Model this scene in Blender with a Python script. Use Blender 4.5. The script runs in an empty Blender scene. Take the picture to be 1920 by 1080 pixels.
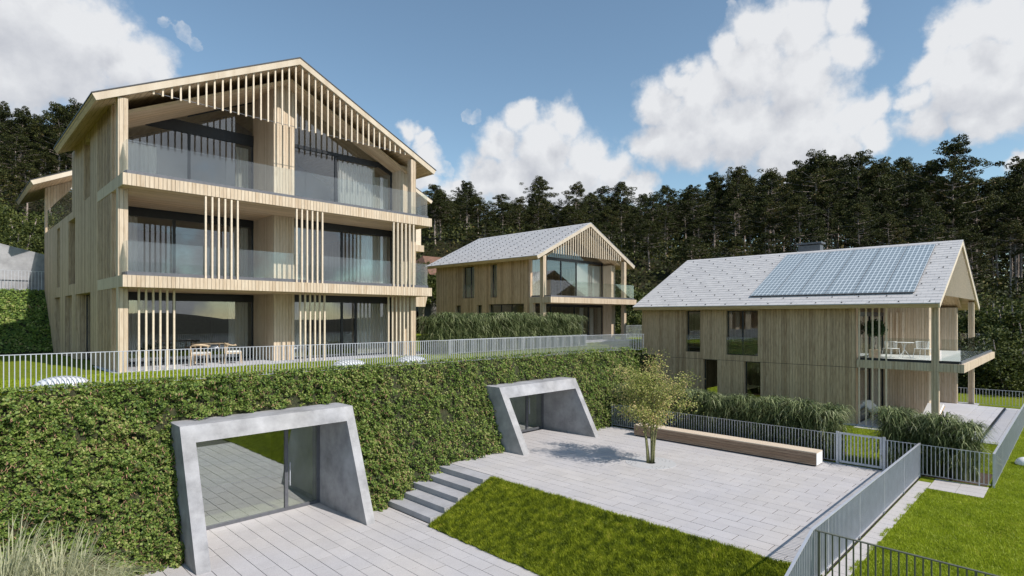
import bpy, math, random
import numpy as np
from mathutils import Vector, Matrix, noise as mnoise
random.seed(7); rng = np.random.default_rng(7)
R = math.radians
S = bpy.context.scene
COL = S.collection

# ------------------------------------------------------------------ camera
TH = R(44.85); ZC = 1.7
VX, VY = math.cos(TH), math.sin(TH)          # viewing direction on the ground
RX, RY = math.sin(TH), -math.cos(TH)         # to the right of it
cd = bpy.data.cameras.new('camera'); cam = bpy.data.objects.new('camera', cd); COL.objects.link(cam)
cam.location = (0, 0, ZC); cam.rotation_euler = (R(90), 0, TH - R(90))
cd.sensor_width = 36; cd.lens = 36 * 1067 / 1920; cd.shift_y = 53 / 1920
cd.clip_start = 0.1; cd.clip_end = 5000
S.camera = cam
S.view_settings.view_transform = 'Standard'; S.view_settings.look = 'None'
S.view_settings.exposure = 0.0; S.view_settings.gamma = 1

# ------------------------------------------------------------------ light
SUN = Vector((0.17, -1.0, 0.97)).normalized()   # towards the sun
sd = bpy.data.lights.new('sun', 'SUN'); sd.energy = 5.0; sd.angle = R(0.55); sd.color = (1.0, 0.935, 0.87)
so = bpy.data.objects.new('sun', sd); COL.objects.link(so); so.rotation_euler = SUN.to_track_quat('Z', 'Y').to_euler()
W = bpy.data.worlds.new('World'); S.world = W; W.use_nodes = True
SKY_STRENGTH = 0.15


class NT:
    """tiny node helper"""
    def __init__(s, nt): s.nt = nt
    def n(s, t, **kw):
        x = s.nt.nodes.new(t)
        for k, v in kw.items():
            if k.startswith('i_'):
                k = k[2:]; k = int(k) if k.isdigit() else k
                if hasattr(v, 'is_linked') or isinstance(v, bpy.types.NodeSocket): s.nt.links.new(v, x.inputs[k])
                else: x.inputs[k].default_value = v
            else: setattr(x, k, v)
        return x
    def m(s, op, a, b=0.0, c=0.0, clamp=False):
        x = s.nt.nodes.new('ShaderNodeMath'); x.operation = op; x.use_clamp = clamp
        for i, v in enumerate((a, b, c)):
            if isinstance(v, bpy.types.NodeSocket): s.nt.links.new(v, x.inputs[i])
            else: x.inputs[i].default_value = v
        return x.outputs[0]
    def vm(s, op, a, b=(0, 0, 0)):
        x = s.nt.nodes.new('ShaderNodeVectorMath'); x.operation = op
        for i, v in enumerate((a, b)):
            if isinstance(v, bpy.types.NodeSocket): s.nt.links.new(v, x.inputs[i])
            else: x.inputs[i].default_value = v
        return x.outputs[1] if op in ('DISTANCE', 'LENGTH', 'DOT_PRODUCT') else x.outputs[0]
    def mr(s, v, a, b, c=0.0, d=1.0, smooth=False):
        x = s.nt.nodes.new('ShaderNodeMapRange'); s.nt.links.new(v, x.inputs[0])
        if smooth: x.interpolation_type = 'SMOOTHSTEP'
        for i, q in enumerate((a, b, c, d)): x.inputs[i + 1].default_value = q
        return x.outputs[0]
    def mix(s, f, a, b, blend='MIX'):
        x = s.nt.nodes.new('ShaderNodeMix'); x.data_type = 'RGBA'; x.blend_type = blend
        for i, v in ((0, f), (6, a), (7, b)):
            if isinstance(v, bpy.types.NodeSocket): s.nt.links.new(v, x.inputs[i])
            else: x.inputs[i].default_value = v if i == 0 else (v[0], v[1], v[2], 1)
        return x.outputs[2]
    def l(s, a, b): s.nt.links.new(a, b)


def pxdir(x, y):
    a = (x - 960) / 1067; b = -(y - 593) / 1067
    return Vector((VX + a * RX, VY + a * RY, b)).normalized()


def make_sky():
    nt = W.node_tree; nt.nodes.clear(); N = NT(nt)
    tc = N.n('ShaderNodeTexCoord')
    sky = N.n('ShaderNodeTexSky', sky_type='NISHITA', sun_disc=False)
    sky.sun_elevation = math.asin(SUN.z); sky.sun_rotation = math.atan2(SUN.x, SUN.y)
    sky.altitude = 300; sky.air_density = 1.0; sky.dust_density = 0.25; sky.ozone_density = 1.4
    # cloud density group
    k = 1.0 / SKY_STRENGTH
    lobes = [(30, 30, 150), (150, 70, 120), (250, 120, 75), (20, 150, 120), (130, 140, 100), (230, 60, 40), (300, 130, 38),
             (316, 35, 18), (345, 54, 20), (368, 74, 16),
             (770, 245, 26), (795, 262, 26), (800, 300, 34), (790, 340, 40), (850, 352, 34), (835, 312, 16),
             (882, 214, 15), (902, 219, 13),
             (985, 232, 45), (1055, 238, 48), (940, 275, 52), (1020, 290, 85), (1100, 300, 60), (900, 335, 55), (1150, 325, 50),
             (1060, 350, 90), (1195, 355, 35), (960, 350, 80),
             (1375, 30, 20), (1362, 48, 14),
             (1235, 195, 52), (1270, 150, 42), (1320, 175, 75), (1290, 250, 90), (1365, 95, 50), (1430, 50, 60), (1400, 130, 85),
             (1500, 60, 72), (1500, 150, 100), (1580, 30, 46), (1615, 15, 32), (1590, 90, 50), (1400, 250, 110), (1510, 250, 95), (1610, 230, 62),
             (1655, 205, 40), (1650, 260, 45), (1230, 270, 60), (1570, 290, 55), (1480, 300, 70),
             (1750, 85, 42), (1800, 60, 62), (1870, 40, 75), (1940, 60, 80), (1730, 130, 42), (1800, 150, 90), (1880, 150, 100), (1960, 180, 90),
             (1720, 185, 35), (1740, 235, 50), (1830, 225, 60), (1900, 210, 60), (1890, 308, 28), (1925, 300, 30)]
    g = bpy.data.node_groups.new('cloud_density', 'ShaderNodeTree')
    g.interface.new_socket('Vector', in_out='INPUT', socket_type='NodeSocketVector')
    g.interface.new_socket('Density', in_out='OUTPUT', socket_type='NodeSocketFloat')
    G = NT(g); gi = g.nodes.new('NodeGroupInput'); go = g.nodes.new('NodeGroupOutput')
    v = gi.outputs[0]
    nz = G.n('ShaderNodeTexNoise', i_Vector=v, i_Scale=14.0, i_Detail=6.0, i_Roughness=0.55)
    off = G.vm('SCALE', G.vm('SUBTRACT', nz.outputs['Color'], (0.5, 0.5, 0.5)))
    off.node.inputs['Scale'].default_value = 0.075
    vd = G.vm('ADD', v, off)
    acc = None
    for (x, y, r) in lobes:
        c = pxdir(x, y); rr = r / 1067 * math.sqrt(c.dot(pxdir(960, 593)) ** 2)
        q = G.m('SUBTRACT', 1.0, G.m('DIVIDE', G.vm('DISTANCE', vd, tuple(c)), rr))
        if r < 21: q = G.m('MINIMUM', q, 0.10)
        q = G.m('MAXIMUM', q, -0.6)
        acc = q if acc is None else G.m('SMOOTH_MAX', acc, q, 0.12)
    for (x, y, r) in ((300, 330, 150), (480, 340, 150), (650, 350, 150), (380, 240, 120), (560, 250, 130), (760, 390, 120), (200, 300, 120), (260, 470, 100), (430, 480, 100), (600, 480, 100), (770, 500, 100), (330, 560, 80), (520, 570, 80), (700, 570, 80)):  # unseen clouds behind the viewpoint, added so the windows mirror pale cloud
        c = pxdir(x, y); c.y = -c.y
        q = G.m('MAXIMUM', G.m('SUBTRACT', 1.0, G.m('DIVIDE', G.vm('DISTANCE', vd, tuple(c)), r / 1067 * .8)), -0.6); acc = G.m('SMOOTH_MAX', acc, q, 0.12)
    # clouds elsewhere in the sky: large noise, kept away from the view cone
    sv = G.vm('MULTIPLY', v, (1, 1, 1.8))
    n2 = G.n('ShaderNodeTexNoise', i_Vector=sv, i_Scale=2.3, i_Detail=5.0, i_Roughness=0.55)
    oth = G.mr(n2.outputs['Fac'], 0.57, 0.78, -0.6, 0.9)
    dv = G.vm('DISTANCE', v, tuple(pxdir(960, 300)))
    oth = G.m('SUBTRACT', oth, G.mr(dv, 0.85, 1.05, 2.0, 0.0))
    acc = G.m('MAXIMUM', acc, oth)
    bil = G.n('ShaderNodeTexVoronoi', i_Vector=vd, i_Scale=26.0, feature='SMOOTH_F1'); bil.inputs['Smoothness'].default_value = 0.5
    acc = G.m('ADD', acc, G.m('MULTIPLY', G.m('SUBTRACT', 0.42, bil.outputs['Distance']), 0.28))
    n3 = G.n('ShaderNodeTexNoise', i_Vector=v, i_Scale=50.0, i_Detail=6.0, i_Roughness=0.6)
    acc = G.m('ADD', acc, G.m('MULTIPLY', G.m('SUBTRACT', n3.outputs['Fac'], 0.5), 0.55))
    G.l(acc, go.inputs[0])
    nrm = N.vm('NORMALIZE', tc.outputs['Generated'])
    A = nt.nodes.new('ShaderNodeGroup'); A.node_tree = g; N.l(nrm, A.inputs[0])
    B = nt.nodes.new('ShaderNodeGroup'); B.node_tree = g; N.l(N.vm('ADD', nrm, (0.012, -0.012, 0.045)), B.inputs[0])
    mask = N.mr(A.outputs[0], -0.06, 0.50, 0, 1, True)
    shade = N.m('ADD', N.m('MULTIPLY', N.m('SUBTRACT', A.outputs[0], B.outputs[0]), 0.9), 0.66)
    thick = N.mr(A.outputs[0], 0.1, 0.9, 0.10, -0.12)
    shade = N.m('ADD', shade, thick, clamp=True)
    ccol = N.mix(shade, (0.46 * k, 0.48 * k, 0.54 * k), (0.82 * k, 0.83 * k, 0.85 * k))
    base = N.vm('MULTIPLY', sky.outputs[0], (1.01, 1.08, 1.00))
    base = N.mix(0.06, base, (0.28 * k, 0.32 * k, 0.39 * k))
    col = N.mix(N.m('MULTIPLY', mask, 0.97), base, ccol)
    bg = N.n('ShaderNodeBackground'); bg.inputs['Strength'].default_value = SKY_STRENGTH
    N.l(col, bg.inputs['Color'])
    out = N.n('ShaderNodeOutputWorld'); N.l(bg.outputs[0], out.inputs[0])
make_sky()

# ------------------------------------------------------------------ materials
def newmat(name):
    m = bpy.data.materials.new(name); m.use_nodes = True; nt = m.node_tree; nt.nodes.clear(); N = NT(nt)
    b = N.n('ShaderNodeBsdfPrincipled'); o = N.n('ShaderNodeOutputMaterial'); N.l(b.outputs[0], o.inputs[0])
    return m, N, b, o


def simple(name, col, rough=0.6, metal=0.0, nscale=8.0, namt=0.12, bump=0.0):
    m, N, b, o = newmat(name)
    gp = N.n('ShaderNodeNewGeometry').outputs['Position']
    nz = N.n('ShaderNodeTexNoise', i_Vector=gp, i_Scale=nscale, i_Detail=5.0)
    f = N.mr(nz.outputs['Fac'], 0.3, 0.7, 1 - namt, 1 + namt)
    cc = N.n('ShaderNodeVectorMath', operation='SCALE'); cc.inputs[0].default_value = col; N.l(f, cc.inputs['Scale'])
    N.l(cc.outputs[0], b.inputs['Base Color']); b.inputs['Roughness'].default_value = rough; b.inputs['Metallic'].default_value = metal
    if bump:
        bp = N.n('ShaderNodeBump'); bp.inputs['Distance'].default_value = bump; N.l(nz.outputs['Fac'], bp.inputs['Height']); N.l(bp.outputs[0], b.inputs['Normal'])
    return m


def wood(name, axis='v', w=0.115, light=(0.68, 0.565, 0.42), dark=(0.42, 0.30, 0.185), groove=0.07, grey=0.0, rough=0.75):
    m, N, b, o = newmat(name)
    gp = N.n('ShaderNodeNewGeometry').outputs['Position']
    sx = N.n('ShaderNodeSeparateXYZ'); N.l(gp, sx.inputs[0]); x, y, z = sx.outputs
    if axis == 'v': s, t = N.m('ADD', x, y), z
    elif axis == 'x': s, t = y, x
    elif axis == 'z': s, t = z, y
    else: s, t = x, y
    q = N.m('DIVIDE', N.m('ADD', s, 100.037), w)
    idx = N.m('FLOOR', q); fr = N.m('FRACT', q)
    wn = N.n('ShaderNodeTexWhiteNoise', noise_dimensions='1D'); N.l(idx, wn.inputs['W'])
    rnd = wn.outputs['Value']
    cv = N.n('ShaderNodeCombineXYZ'); N.l(N.m('MULTIPLY', s, 26.0), cv.inputs[0]); N.l(N.m('ADD', N.m('MULTIPLY', t, 1.6), N.m('MULTIPLY', rnd, 37.0)), cv.inputs[1])
    g1 = N.n('ShaderNodeTexNoise', i_Vector=cv.outputs[0], i_Scale=1.0, i_Detail=4.0, i_Roughness=0.6, i_Distortion=0.6)
    cv2 = N.n('ShaderNodeCombineXYZ'); N.l(N.m('MULTIPLY', s, 7.0), cv2.inputs[0]); N.l(N.m('MULTIPLY', t, 0.9), cv2.inputs[1]); N.l(rnd, cv2.inputs[2])
    g2 = N.n('ShaderNodeTexNoise', i_Vector=cv2.outputs[0], i_Scale=3.0, i_Detail=3.0)
    f = N.m('ADD', N.m('MULTIPLY', N.mr(g1.outputs['Fac'], 0.35, 0.75), 0.55), N.m('MULTIPLY', N.m('POWER', rnd, 1.6), 0.42))
    f = N.m('ADD', f, N.mr(g2.outputs['Fac'], 0.5, 0.8, 0, 0.3), clamp=True)
    kn = N.n('ShaderNodeTexNoise', i_Vector=cv.outputs[0], i_Scale=2.6, i_Detail=2.0)
    f = N.m('ADD', f, N.mr(kn.outputs['Fac'], 0.62, 0.72, 0, 0.45), clamp=True)
    c = N.mix(f, light, dark)
    wn2 = N.n('ShaderNodeTexWhiteNoise', noise_dimensions='1D'); N.l(N.m('ADD', idx, 0.5), wn2.inputs['W'])
    c = N.mix(N.m('MULTIPLY', wn2.outputs['Value'], 0.22 + grey), c, N.mix(f, (0.60, 0.54, 0.44), (0.30, 0.24, 0.17)))
    e = N.m('MINIMUM', fr, N.m('SUBTRACT', 1.0, fr))
    gr = N.mr(e, 0.0, groove, 0.0, 1.0)
    c = N.mix(gr, N.mix(0.62, c, (0.07, 0.05, 0.035)), c)
    N.l(c, b.inputs['Base Color']); b.inputs['Roughness'].default_value = rough
    h = N.m('ADD', gr, N.m('MULTIPLY', g1.outputs['Fac'], 0.12))
    bp = N.n('ShaderNodeBump'); bp.inputs['Distance'].default_value = 0.012; N.l(h, bp.inputs['Height']); N.l(bp.outputs[0], b.inputs['Normal'])
    return m


def glass(name, tint=(0.9, 0.95, 0.95), ior=1.5, boost=1.0, base=0.0, rough=0.0):
    m, N, b, o = newmat(name); N.nt.nodes.remove(b)
    geo = N.n('ShaderNodeNewGeometry'); c = N.m('ABSOLUTE', N.vm('DOT_PRODUCT', geo.outputs['Normal'], geo.outputs['Incoming']))
    f0 = ((ior - 1) / (ior + 1)) ** 2     # reflectance of one face, the same from both sides
    f = N.m('ADD', N.m('MULTIPLY', N.m('POWER', N.m('SUBTRACT', 1.0, c, clamp=True), 5.0), 1 - f0), f0)
    f = N.m('ADD', N.m('MULTIPLY', f, boost), base, clamp=True)
    t = N.n('ShaderNodeBsdfTransparent'); t.inputs[0].default_value = (*tint, 1)
    g = N.n('ShaderNodeBsdfGlossy'); g.inputs['Roughness'].default_value = rough; g.inputs['Color'].default_value = (0.92, 0.95, 1, 1)
    mx = N.n('ShaderNodeMixShader'); N.l(f, mx.inputs[0]); N.l(t.outputs[0], mx.inputs[1]); N.l(g.outputs[0], mx.inputs[2]); N.l(mx.outputs[0], o.inputs[0])
    return m


def concrete(name, col, tilevar=0.0, speck=0.0, stain=0.12, rough=0.8):
    m, N, b, o = newmat(name)
    geo = N.n('ShaderNodeNewGeometry'); gp = geo.outputs['Position']
    a = N.n('ShaderNodeTexNoise', i_Vector=gp, i_Scale=1.3, i_Detail=6.0, i_Roughness=0.65)
    c2 = N.n('ShaderNodeTexNoise', i_Vector=gp, i_Scale=90.0, i_Detail=2.0)
    f = N.mr(a.outputs['Fac'], 0.3, 0.7, 1 - stain, 1 + stain)
    f = N.m('MULTIPLY', f, N.mr(c2.outputs['Fac'], 0.35, 0.65, 1 - speck, 1 + speck))
    if tilevar:
        oi = N.n('ShaderNodeObjectInfo')
        wn = N.n('ShaderNodeTexWhiteNoise', noise_dimensions='3D'); N.l(N.vm('ADD', oi.outputs['Location'], (0.3, 0.1, 0.2)), wn.inputs['Vector'])
        f = N.m('MULTIPLY', f, N.mr(N.m('ADD', wn.outputs['Value'], N.m('MULTIPLY', geo.outputs['Random Per Island'], 1e-6)), 0, 1, 1 - tilevar, 1 + tilevar))
    d = N.n('ShaderNodeTexNoise', i_Vector=gp, i_Scale=0.45, i_Detail=3.0)
    cc = N.mix(N.mr(d.outputs['Fac'], 0.35, 0.65), col, (col[0] * 0.96, col[1] * 0.98, col[2] * 1.03))
    vv = N.n('ShaderNodeVectorMath', operation='SCALE'); N.l(cc, vv.inputs[0]); N.l(f, vv.inputs['Scale'])
    N.l(vv.outputs[0], b.inputs['Base Color']); b.inputs['Roughness'].default_value = rough
    bp = N.n('ShaderNodeBump'); bp.inputs['Distance'].default_value = 0.004; bp.inputs['Strength'].default_value = 0.5
    N.l(N.m('ADD', a.outputs['Fac'], N.m('MULTIPLY', c2.outputs['Fac'], 0.3)), bp.inputs['Height']); N.l(bp.outputs[0], b.inputs['Normal'])
    return m


def leafmat(name, cols, trans=0.25, rough=0.55, nscale=0.6, spec=0.3, nw=0.3):
    """per-leaf colour from a ramp; a share of the light passes through"""
    m, N, b, o = newmat(name)
    geo = N.n('ShaderNodeNewGeometry')
    nz = N.n('ShaderNodeTexNoise', i_Vector=geo.outputs['Position'], i_Scale=nscale, i_Detail=3.0)
    f = N.m('ADD', N.m('MULTIPLY', geo.outputs['Random Per Island'], 1.0 - nw), N.mr(nz.outputs['Fac'], 0.3, 0.7, 0, nw))
    cr = N.n('ShaderNodeValToRGB'); N.l(f, cr.inputs[0]); el = cr.color_ramp.elements
    while len(el) < len(cols): el.new(0.5)
    for i, (p, c) in enumerate(cols): el[i].position = p; el[i].color = (*c, 1)
    N.l(cr.outputs[0], b.inputs['Base Color']); b.inputs['Roughness'].default_value = rough; b.inputs['Specular IOR Level'].default_value = spec
    tr = N.n('ShaderNodeBsdfTranslucent'); N.l(cr.outputs[0], tr.inputs[0])
    mx = N.n('ShaderNodeMixShader'); mx.inputs[0].default_value = trans; N.l(b.outputs[0], mx.inputs[1]); N.l(tr.outputs[0], mx.inputs[2]); N.l(mx.outputs[0], o.inputs[0])
    return m


def turf(name, c1, c2, c3, sc=7.0):
    m, N, b, o = newmat(name)
    gp = N.n('ShaderNodeNewGeometry').outputs['Position']
    a = N.n('ShaderNodeTexNoise', i_Vector=gp, i_Scale=sc, i_Detail=7.0, i_Roughness=0.7)
    d = N.n('ShaderNodeTexNoise', i_Vector=gp, i_Scale=0.6, i_Detail=3.0)
    e = N.n('ShaderNodeTexNoise', i_Vector=gp, i_Scale=70.0, i_Detail=2.0)
    c = N.mix(N.mr(a.outputs['Fac'], 0.35, 0.65), c1, c2); c = N.mix(N.mr(d.outputs['Fac'], 0.45, 0.7, 0, 0.6), c, c3)
    c = N.mix(N.mr(e.outputs['Fac'], 0.35, 0.6, 0.35, 0.0), c, (c1[0] * .35, c1[1] * .35, c1[2] * .35))
    N.l(c, b.inputs['Base Color']); b.inputs['Roughness'].default_value = 0.9; b.inputs['Specular IOR Level'].default_value = 0.1
    bp = N.n('ShaderNodeBump'); bp.inputs['Distance'].default_value = 0.05; N.l(N.m('ADD', a.outputs['Fac'], N.m('MULTIPLY', e.outputs['Fac'], 0.5)), bp.inputs['Height']); N.l(bp.outputs[0], b.inputs['Normal'])
    return m


def roofmat(name, col):
    m, N, b, o = newmat(name)
    gp = N.n('ShaderNodeNewGeometry').outputs['Position']
    sx = N.n('ShaderNodeSeparateXYZ'); N.l(gp, sx.inputs[0]); x, y, z = sx.outputs
    cv = N.n('ShaderNodeCombineXYZ'); N.l(y, cv.inputs[0]); N.l(N.m('MULTIPLY', z, 2.29), cv.inputs[1])
    br = N.n('ShaderNodeTexBrick', i_Vector=cv.outputs[0], i_Scale=1.0); br.offset = 0.5
    br.inputs['Brick Width'].default_value = 0.42; br.inputs['Row Height'].default_value = 0.30; br.inputs['Mortar Size'].default_value = 0.006
    br.inputs['Color1'].default_value = (col[0] * 1.06, col[1] * 1.06, col[2] * 1.06, 1); br.inputs['Color2'].default_value = (col[0] * .92, col[1] * .92, col[2] * .93, 1)
    br.inputs['Mortar'].default_value = (col[0] * .78, col[1] * .78, col[2] * .80, 1)
    nz = N.n('ShaderNodeTexNoise', i_Vector=gp, i_Scale=3.0, i_Detail=5.0)
    c = N.mix(N.mr(nz.outputs['Fac'], 0.3, 0.7, 0.0, 0.12), br.outputs['Color'], (col[0] * .7, col[1] * .71, col[2] * .74))
    N.l(c, b.inputs['Base Color']); b.inputs['Roughness'].default_value = 0.55
    bp = N.n('ShaderNodeBump'); bp.inputs['Distance'].default_value = 0.006; bp.invert = True; N.l(br.outputs['Fac'], bp.inputs['Height']); N.l(bp.outputs[0], b.inputs['Normal'])
    return m


def solarmat():
    m, N, b, o = newmat('solar_cells')
    gp = N.n('ShaderNodeNewGeometry').outputs['Position']
    sx = N.n('ShaderNodeSeparateXYZ'); N.l(gp, sx.inputs[0]); x, y, z = sx.outputs
    def line(v, per, wd, ph=0.0):
        f = N.m('FRACT', N.m('DIVIDE', N.m('ADD', v, 50 + ph), per)); e = N.m('MINIMUM', f, N.m('SUBTRACT', 1.0, f))
        return N.mr(e, wd / per * 0.5, wd / per * 0.5 + 0.02, 1, 0)
    u = N.m('MULTIPLY', x, 1.1105)
    l1 = N.m('MAXIMUM', line(u, 0.33, 0.034), line(y, 0.1967, 0.026))
    l2 = N.m('MULTIPLY', N.m('MAXIMUM', line(y, 0.0656, 0.007), line(u, 0.11, 0.008)), 0.45)
    l = N.m('MAXIMUM', l1, l2)
    cr = N.m('MULTIPLY', line(u, 0.33, 0.07), line(y, 0.1967, 0.06))
    l = N.m('MAXIMUM', l, cr)
    wn = N.n('ShaderNodeTexNoise', i_Vector=gp, i_Scale=2.5, i_Detail=2.0)
    c0 = N.mix(wn.outputs['Fac'], (0.14, 0.18, 0.20), (0.22, 0.26, 0.28))
    c = N.mix(N.m('MULTIPLY', l, 0.97), c0, (0.72, 0.78, 0.80))
    N.l(c, b.inputs['Base Color']); b.inputs['Roughness'].default_value = 0.28; b.inputs['Coat Weight'].default_value = 0.6; b.inputs['Coat Roughness'].default_value = 0.08
    return m


def curtainmat():
    m, N, b, o = newmat('curtain_fabric')
    b.inputs['Base Color'].default_value = (0.86, 0.81, 0.76, 1); b.inputs['Roughness'].default_value = 0.9
    tr = N.n('ShaderNodeBsdfTranslucent'); tr.inputs[0].default_value = (0.7, 0.68, 0.66, 1)
    mx = N.n('ShaderNodeMixShader'); mx.inputs[0].default_value = 0.35; N.l(b.outputs[0], mx.inputs[1]); N.l(tr.outputs[0], mx.inputs[2]); N.l(mx.outputs[0], o.inputs[0])
    return m

MV = wood('larch_vertical'); MX = wood('larch_along_x', 'x', 0.14, light=(0.68, 0.50, 0.30), dark=(0.38, 0.24, 0.12), groove=0.04); MY = wood('larch_along_y', 'y', 0.16, light=(0.68, 0.50, 0.30), dark=(0.36, 0.23, 0.12), groove=0.05)
MVW = wood('larch_side_shaded', 'v', 0.13, light=(0.68, 0.50, 0.33), dark=(0.22, 0.13, 0.07), grey=-0.1)  # rougher knotty side boards, with the brown of their shade put into the colour
MS = simple('larch_slat', (0.70, 0.59, 0.45), 0.7, nscale=14, namt=0.1)
MRK = wood('larch_rake', 'x', 0.33, light=(0.72, 0.63, 0.50), dark=(0.50, 0.40, 0.28), groove=0.015)
MBENCH = wood('bench_wood', 'z', 0.098, light=(0.42, 0.28, 0.19), dark=(0.20, 0.12, 0.07), groove=0.10)
MBENT = wood('bench_wood_sunlit', 'y', 0.10, light=(0.80, 0.68, 0.54), dark=(0.66, 0.53, 0.39), groove=0.03)  # bench timber paled: the sunlight on the top is put into the colour
MFR = simple('anthracite_metal', (0.022, 0.024, 0.028), 0.4, 0.3)
MGS = simple('grey_flashing', (0.13, 0.135, 0.15), 0.45, 0.3)
MFEN = simple('galvanised_steel', (0.52, 0.54, 0.58), 0.42, 0.35, nscale=4, namt=0.08)
MCON = concrete('fair_faced_concrete', (0.33, 0.325, 0.325), stain=0.34, speck=0.07)
MCONS = concrete('step_concrete', (0.36, 0.355, 0.36), stain=0.18, speck=0.06)
MPAV = concrete('paving_concrete', (0.475, 0.448, 0.430), tilevar=0.04, speck=0.12, stain=0.06)
MJOINT = simple('joint_sand', (0.05, 0.047, 0.045), 0.95)
MTERR = concrete('terrace_stone', (0.50, 0.50, 0.52), stain=0.06, speck=0.05)
MBALC = simple('balcony_floor_white', (0.75, 0.75, 0.74), 0.5, nscale=3, namt=0.04)
MROOFG = roofmat('grey_roof_slates', (0.55, 0.535, 0.52))
MROOFD = simple('dark_roof_sheet', (0.035, 0.036, 0.04), 0.5)
MSOLAR = solarmat()
MGL = glass('window_glass', (0.88, 0.90, 0.89), 1.6, 1.2, 0.05)
MGLP = glass('portal_glass', (0.86, 0.90, 0.76), 1.5, 1.8, 0.26)
MGB = glass('balustrade_glass', (0.93, 0.96, 0.95), 1.5, 1.2, 0.035)
MCUR = curtainmat()
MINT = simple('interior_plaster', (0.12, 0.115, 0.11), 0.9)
MINTG = simple('interior_olive_plaster', (0.74, 0.76, 0.48), 0.9, nscale=2)
MWHITE = simple('white_powder_coat', (0.80, 0.80, 0.79), 0.45, nscale=3, namt=0.03)
MDOME = simple('opal_acrylic', (0.72, 0.74, 0.76), 0.2, nscale=2, namt=0.03)
MBRW = simple('terracotta_roof', (0.16, 0.085, 0.055), 0.85, nscale=3, namt=0.3)
MSOIL = simple('bark_mulch', (0.10, 0.065, 0.045), 0.95, nscale=30, namt=0.4, bump=0.02)
MTURFM = turf('moss_lawn', (0.065, 0.105, 0.010), (0.17, 0.21, 0.018), (0.14, 0.14, 0.02), 9.0)
MTURF = turf('lawn', (0.13, 0.175, 0.012), (0.25, 0.31, 0.02), (0.22, 0.23, 0.02), 6.0)
MGROUND = turf('hill_ground', (0.016, 0.018, 0.007), (0.03, 0.03, 0.012), (0.04, 0.03, 0.018), 0.6)
MBARK = simple('pine_bark', (0.33, 0.27, 0.23), 0.95, nscale=6, namt=0.45, bump=0.03)
MBARK2 = simple('mossy_bark', (0.16, 0.16, 0.07), 0.95, nscale=25, namt=0.5, bump=0.01)
MIVY = leafmat('ivy_leaves', [(0.0, (0.028, 0.055, 0.012)), (0.30, (0.09, 0.16, 0.028)), (0.70, (0.215, 0.29, 0.055)), (0.86, (0.36, 0.39, 0.13)), (1.0, (0.40, 0.23, 0.15))], 0.25, nscale=1.2)
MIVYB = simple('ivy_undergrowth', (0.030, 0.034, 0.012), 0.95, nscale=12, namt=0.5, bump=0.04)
MIVYS = simple('ivy_stems', (0.36, 0.20, 0.13), 0.9)
MPINE = leafmat('pine_needles', [(0.0, (0.008, 0.014, 0.004)), (0.4, (0.030, 0.040, 0.009)), (0.8, (0.090, 0.098, 0.020)), (1.0, (0.22, 0.13, 0.05))], 0.15, 0.7, 0.15)
MDEC = leafmat('bush_leaves', [(0.0, (0.022, 0.035, 0.009)), (0.5, (0.065, 0.085, 0.018)), (1.0, (0.17, 0.18, 0.04))], 0.2, 0.6, 0.3)
MTREE = leafmat('courtyard_tree_leaves', [(0.0, (0.12, 0.16, 0.03)), (0.35, (0.27, 0.31, 0.07)), (0.65, (0.44, 0.43, 0.15)), (0.85, (0.58, 0.42, 0.22)), (1.0, (0.50, 0.24, 0.13))], 0.35)
MGRASSB = leafmat('feather_grass', [(0.0, (0.018, 0.03, 0.010)), (0.45, (0.07, 0.10, 0.03)), (0.75, (0.28, 0.32, 0.14)), (1.0, (0.60, 0.60, 0.38))], 0.2, nscale=2)
MPAMP = leafmat('pale_feather_grass', [(0.0, (0.18, 0.19, 0.10)), (0.4, (0.40, 0.41, 0.24)), (0.8, (0.56, 0.55, 0.36)), (1.0, (0.66, 0.64, 0.47))], 0.35, nscale=2)
MBLADE = leafmat('lawn_blades', [(0.0, (0.15, 0.21, 0.012)), (0.4, (0.29, 0.36, 0.02)), (0.8, (0.40, 0.48, 0.03)), (0.95, (0.46, 0.48, 0.07)), (1.0, (0.45, 0.36, 0.14))], 0.38, nscale=1.6, nw=0.5)
MBLADM = leafmat('moss_blades', [(0.0, (0.04, 0.07, 0.008)), (0.4, (0.18, 0.23, 0.014)), (0.8, (0.40, 0.45, 0.03)), (0.93, (0.48, 0.46, 0.07)), (1.0, (0.44, 0.27, 0.11))], 0.32, nscale=5.0, nw=0.62)
MPOTL = leafmat('pot_tree_leaves', [(0.0, (0.012, 0.035, 0.010)), (1.0, (0.04, 0.09, 0.02))], 0.15)

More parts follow.
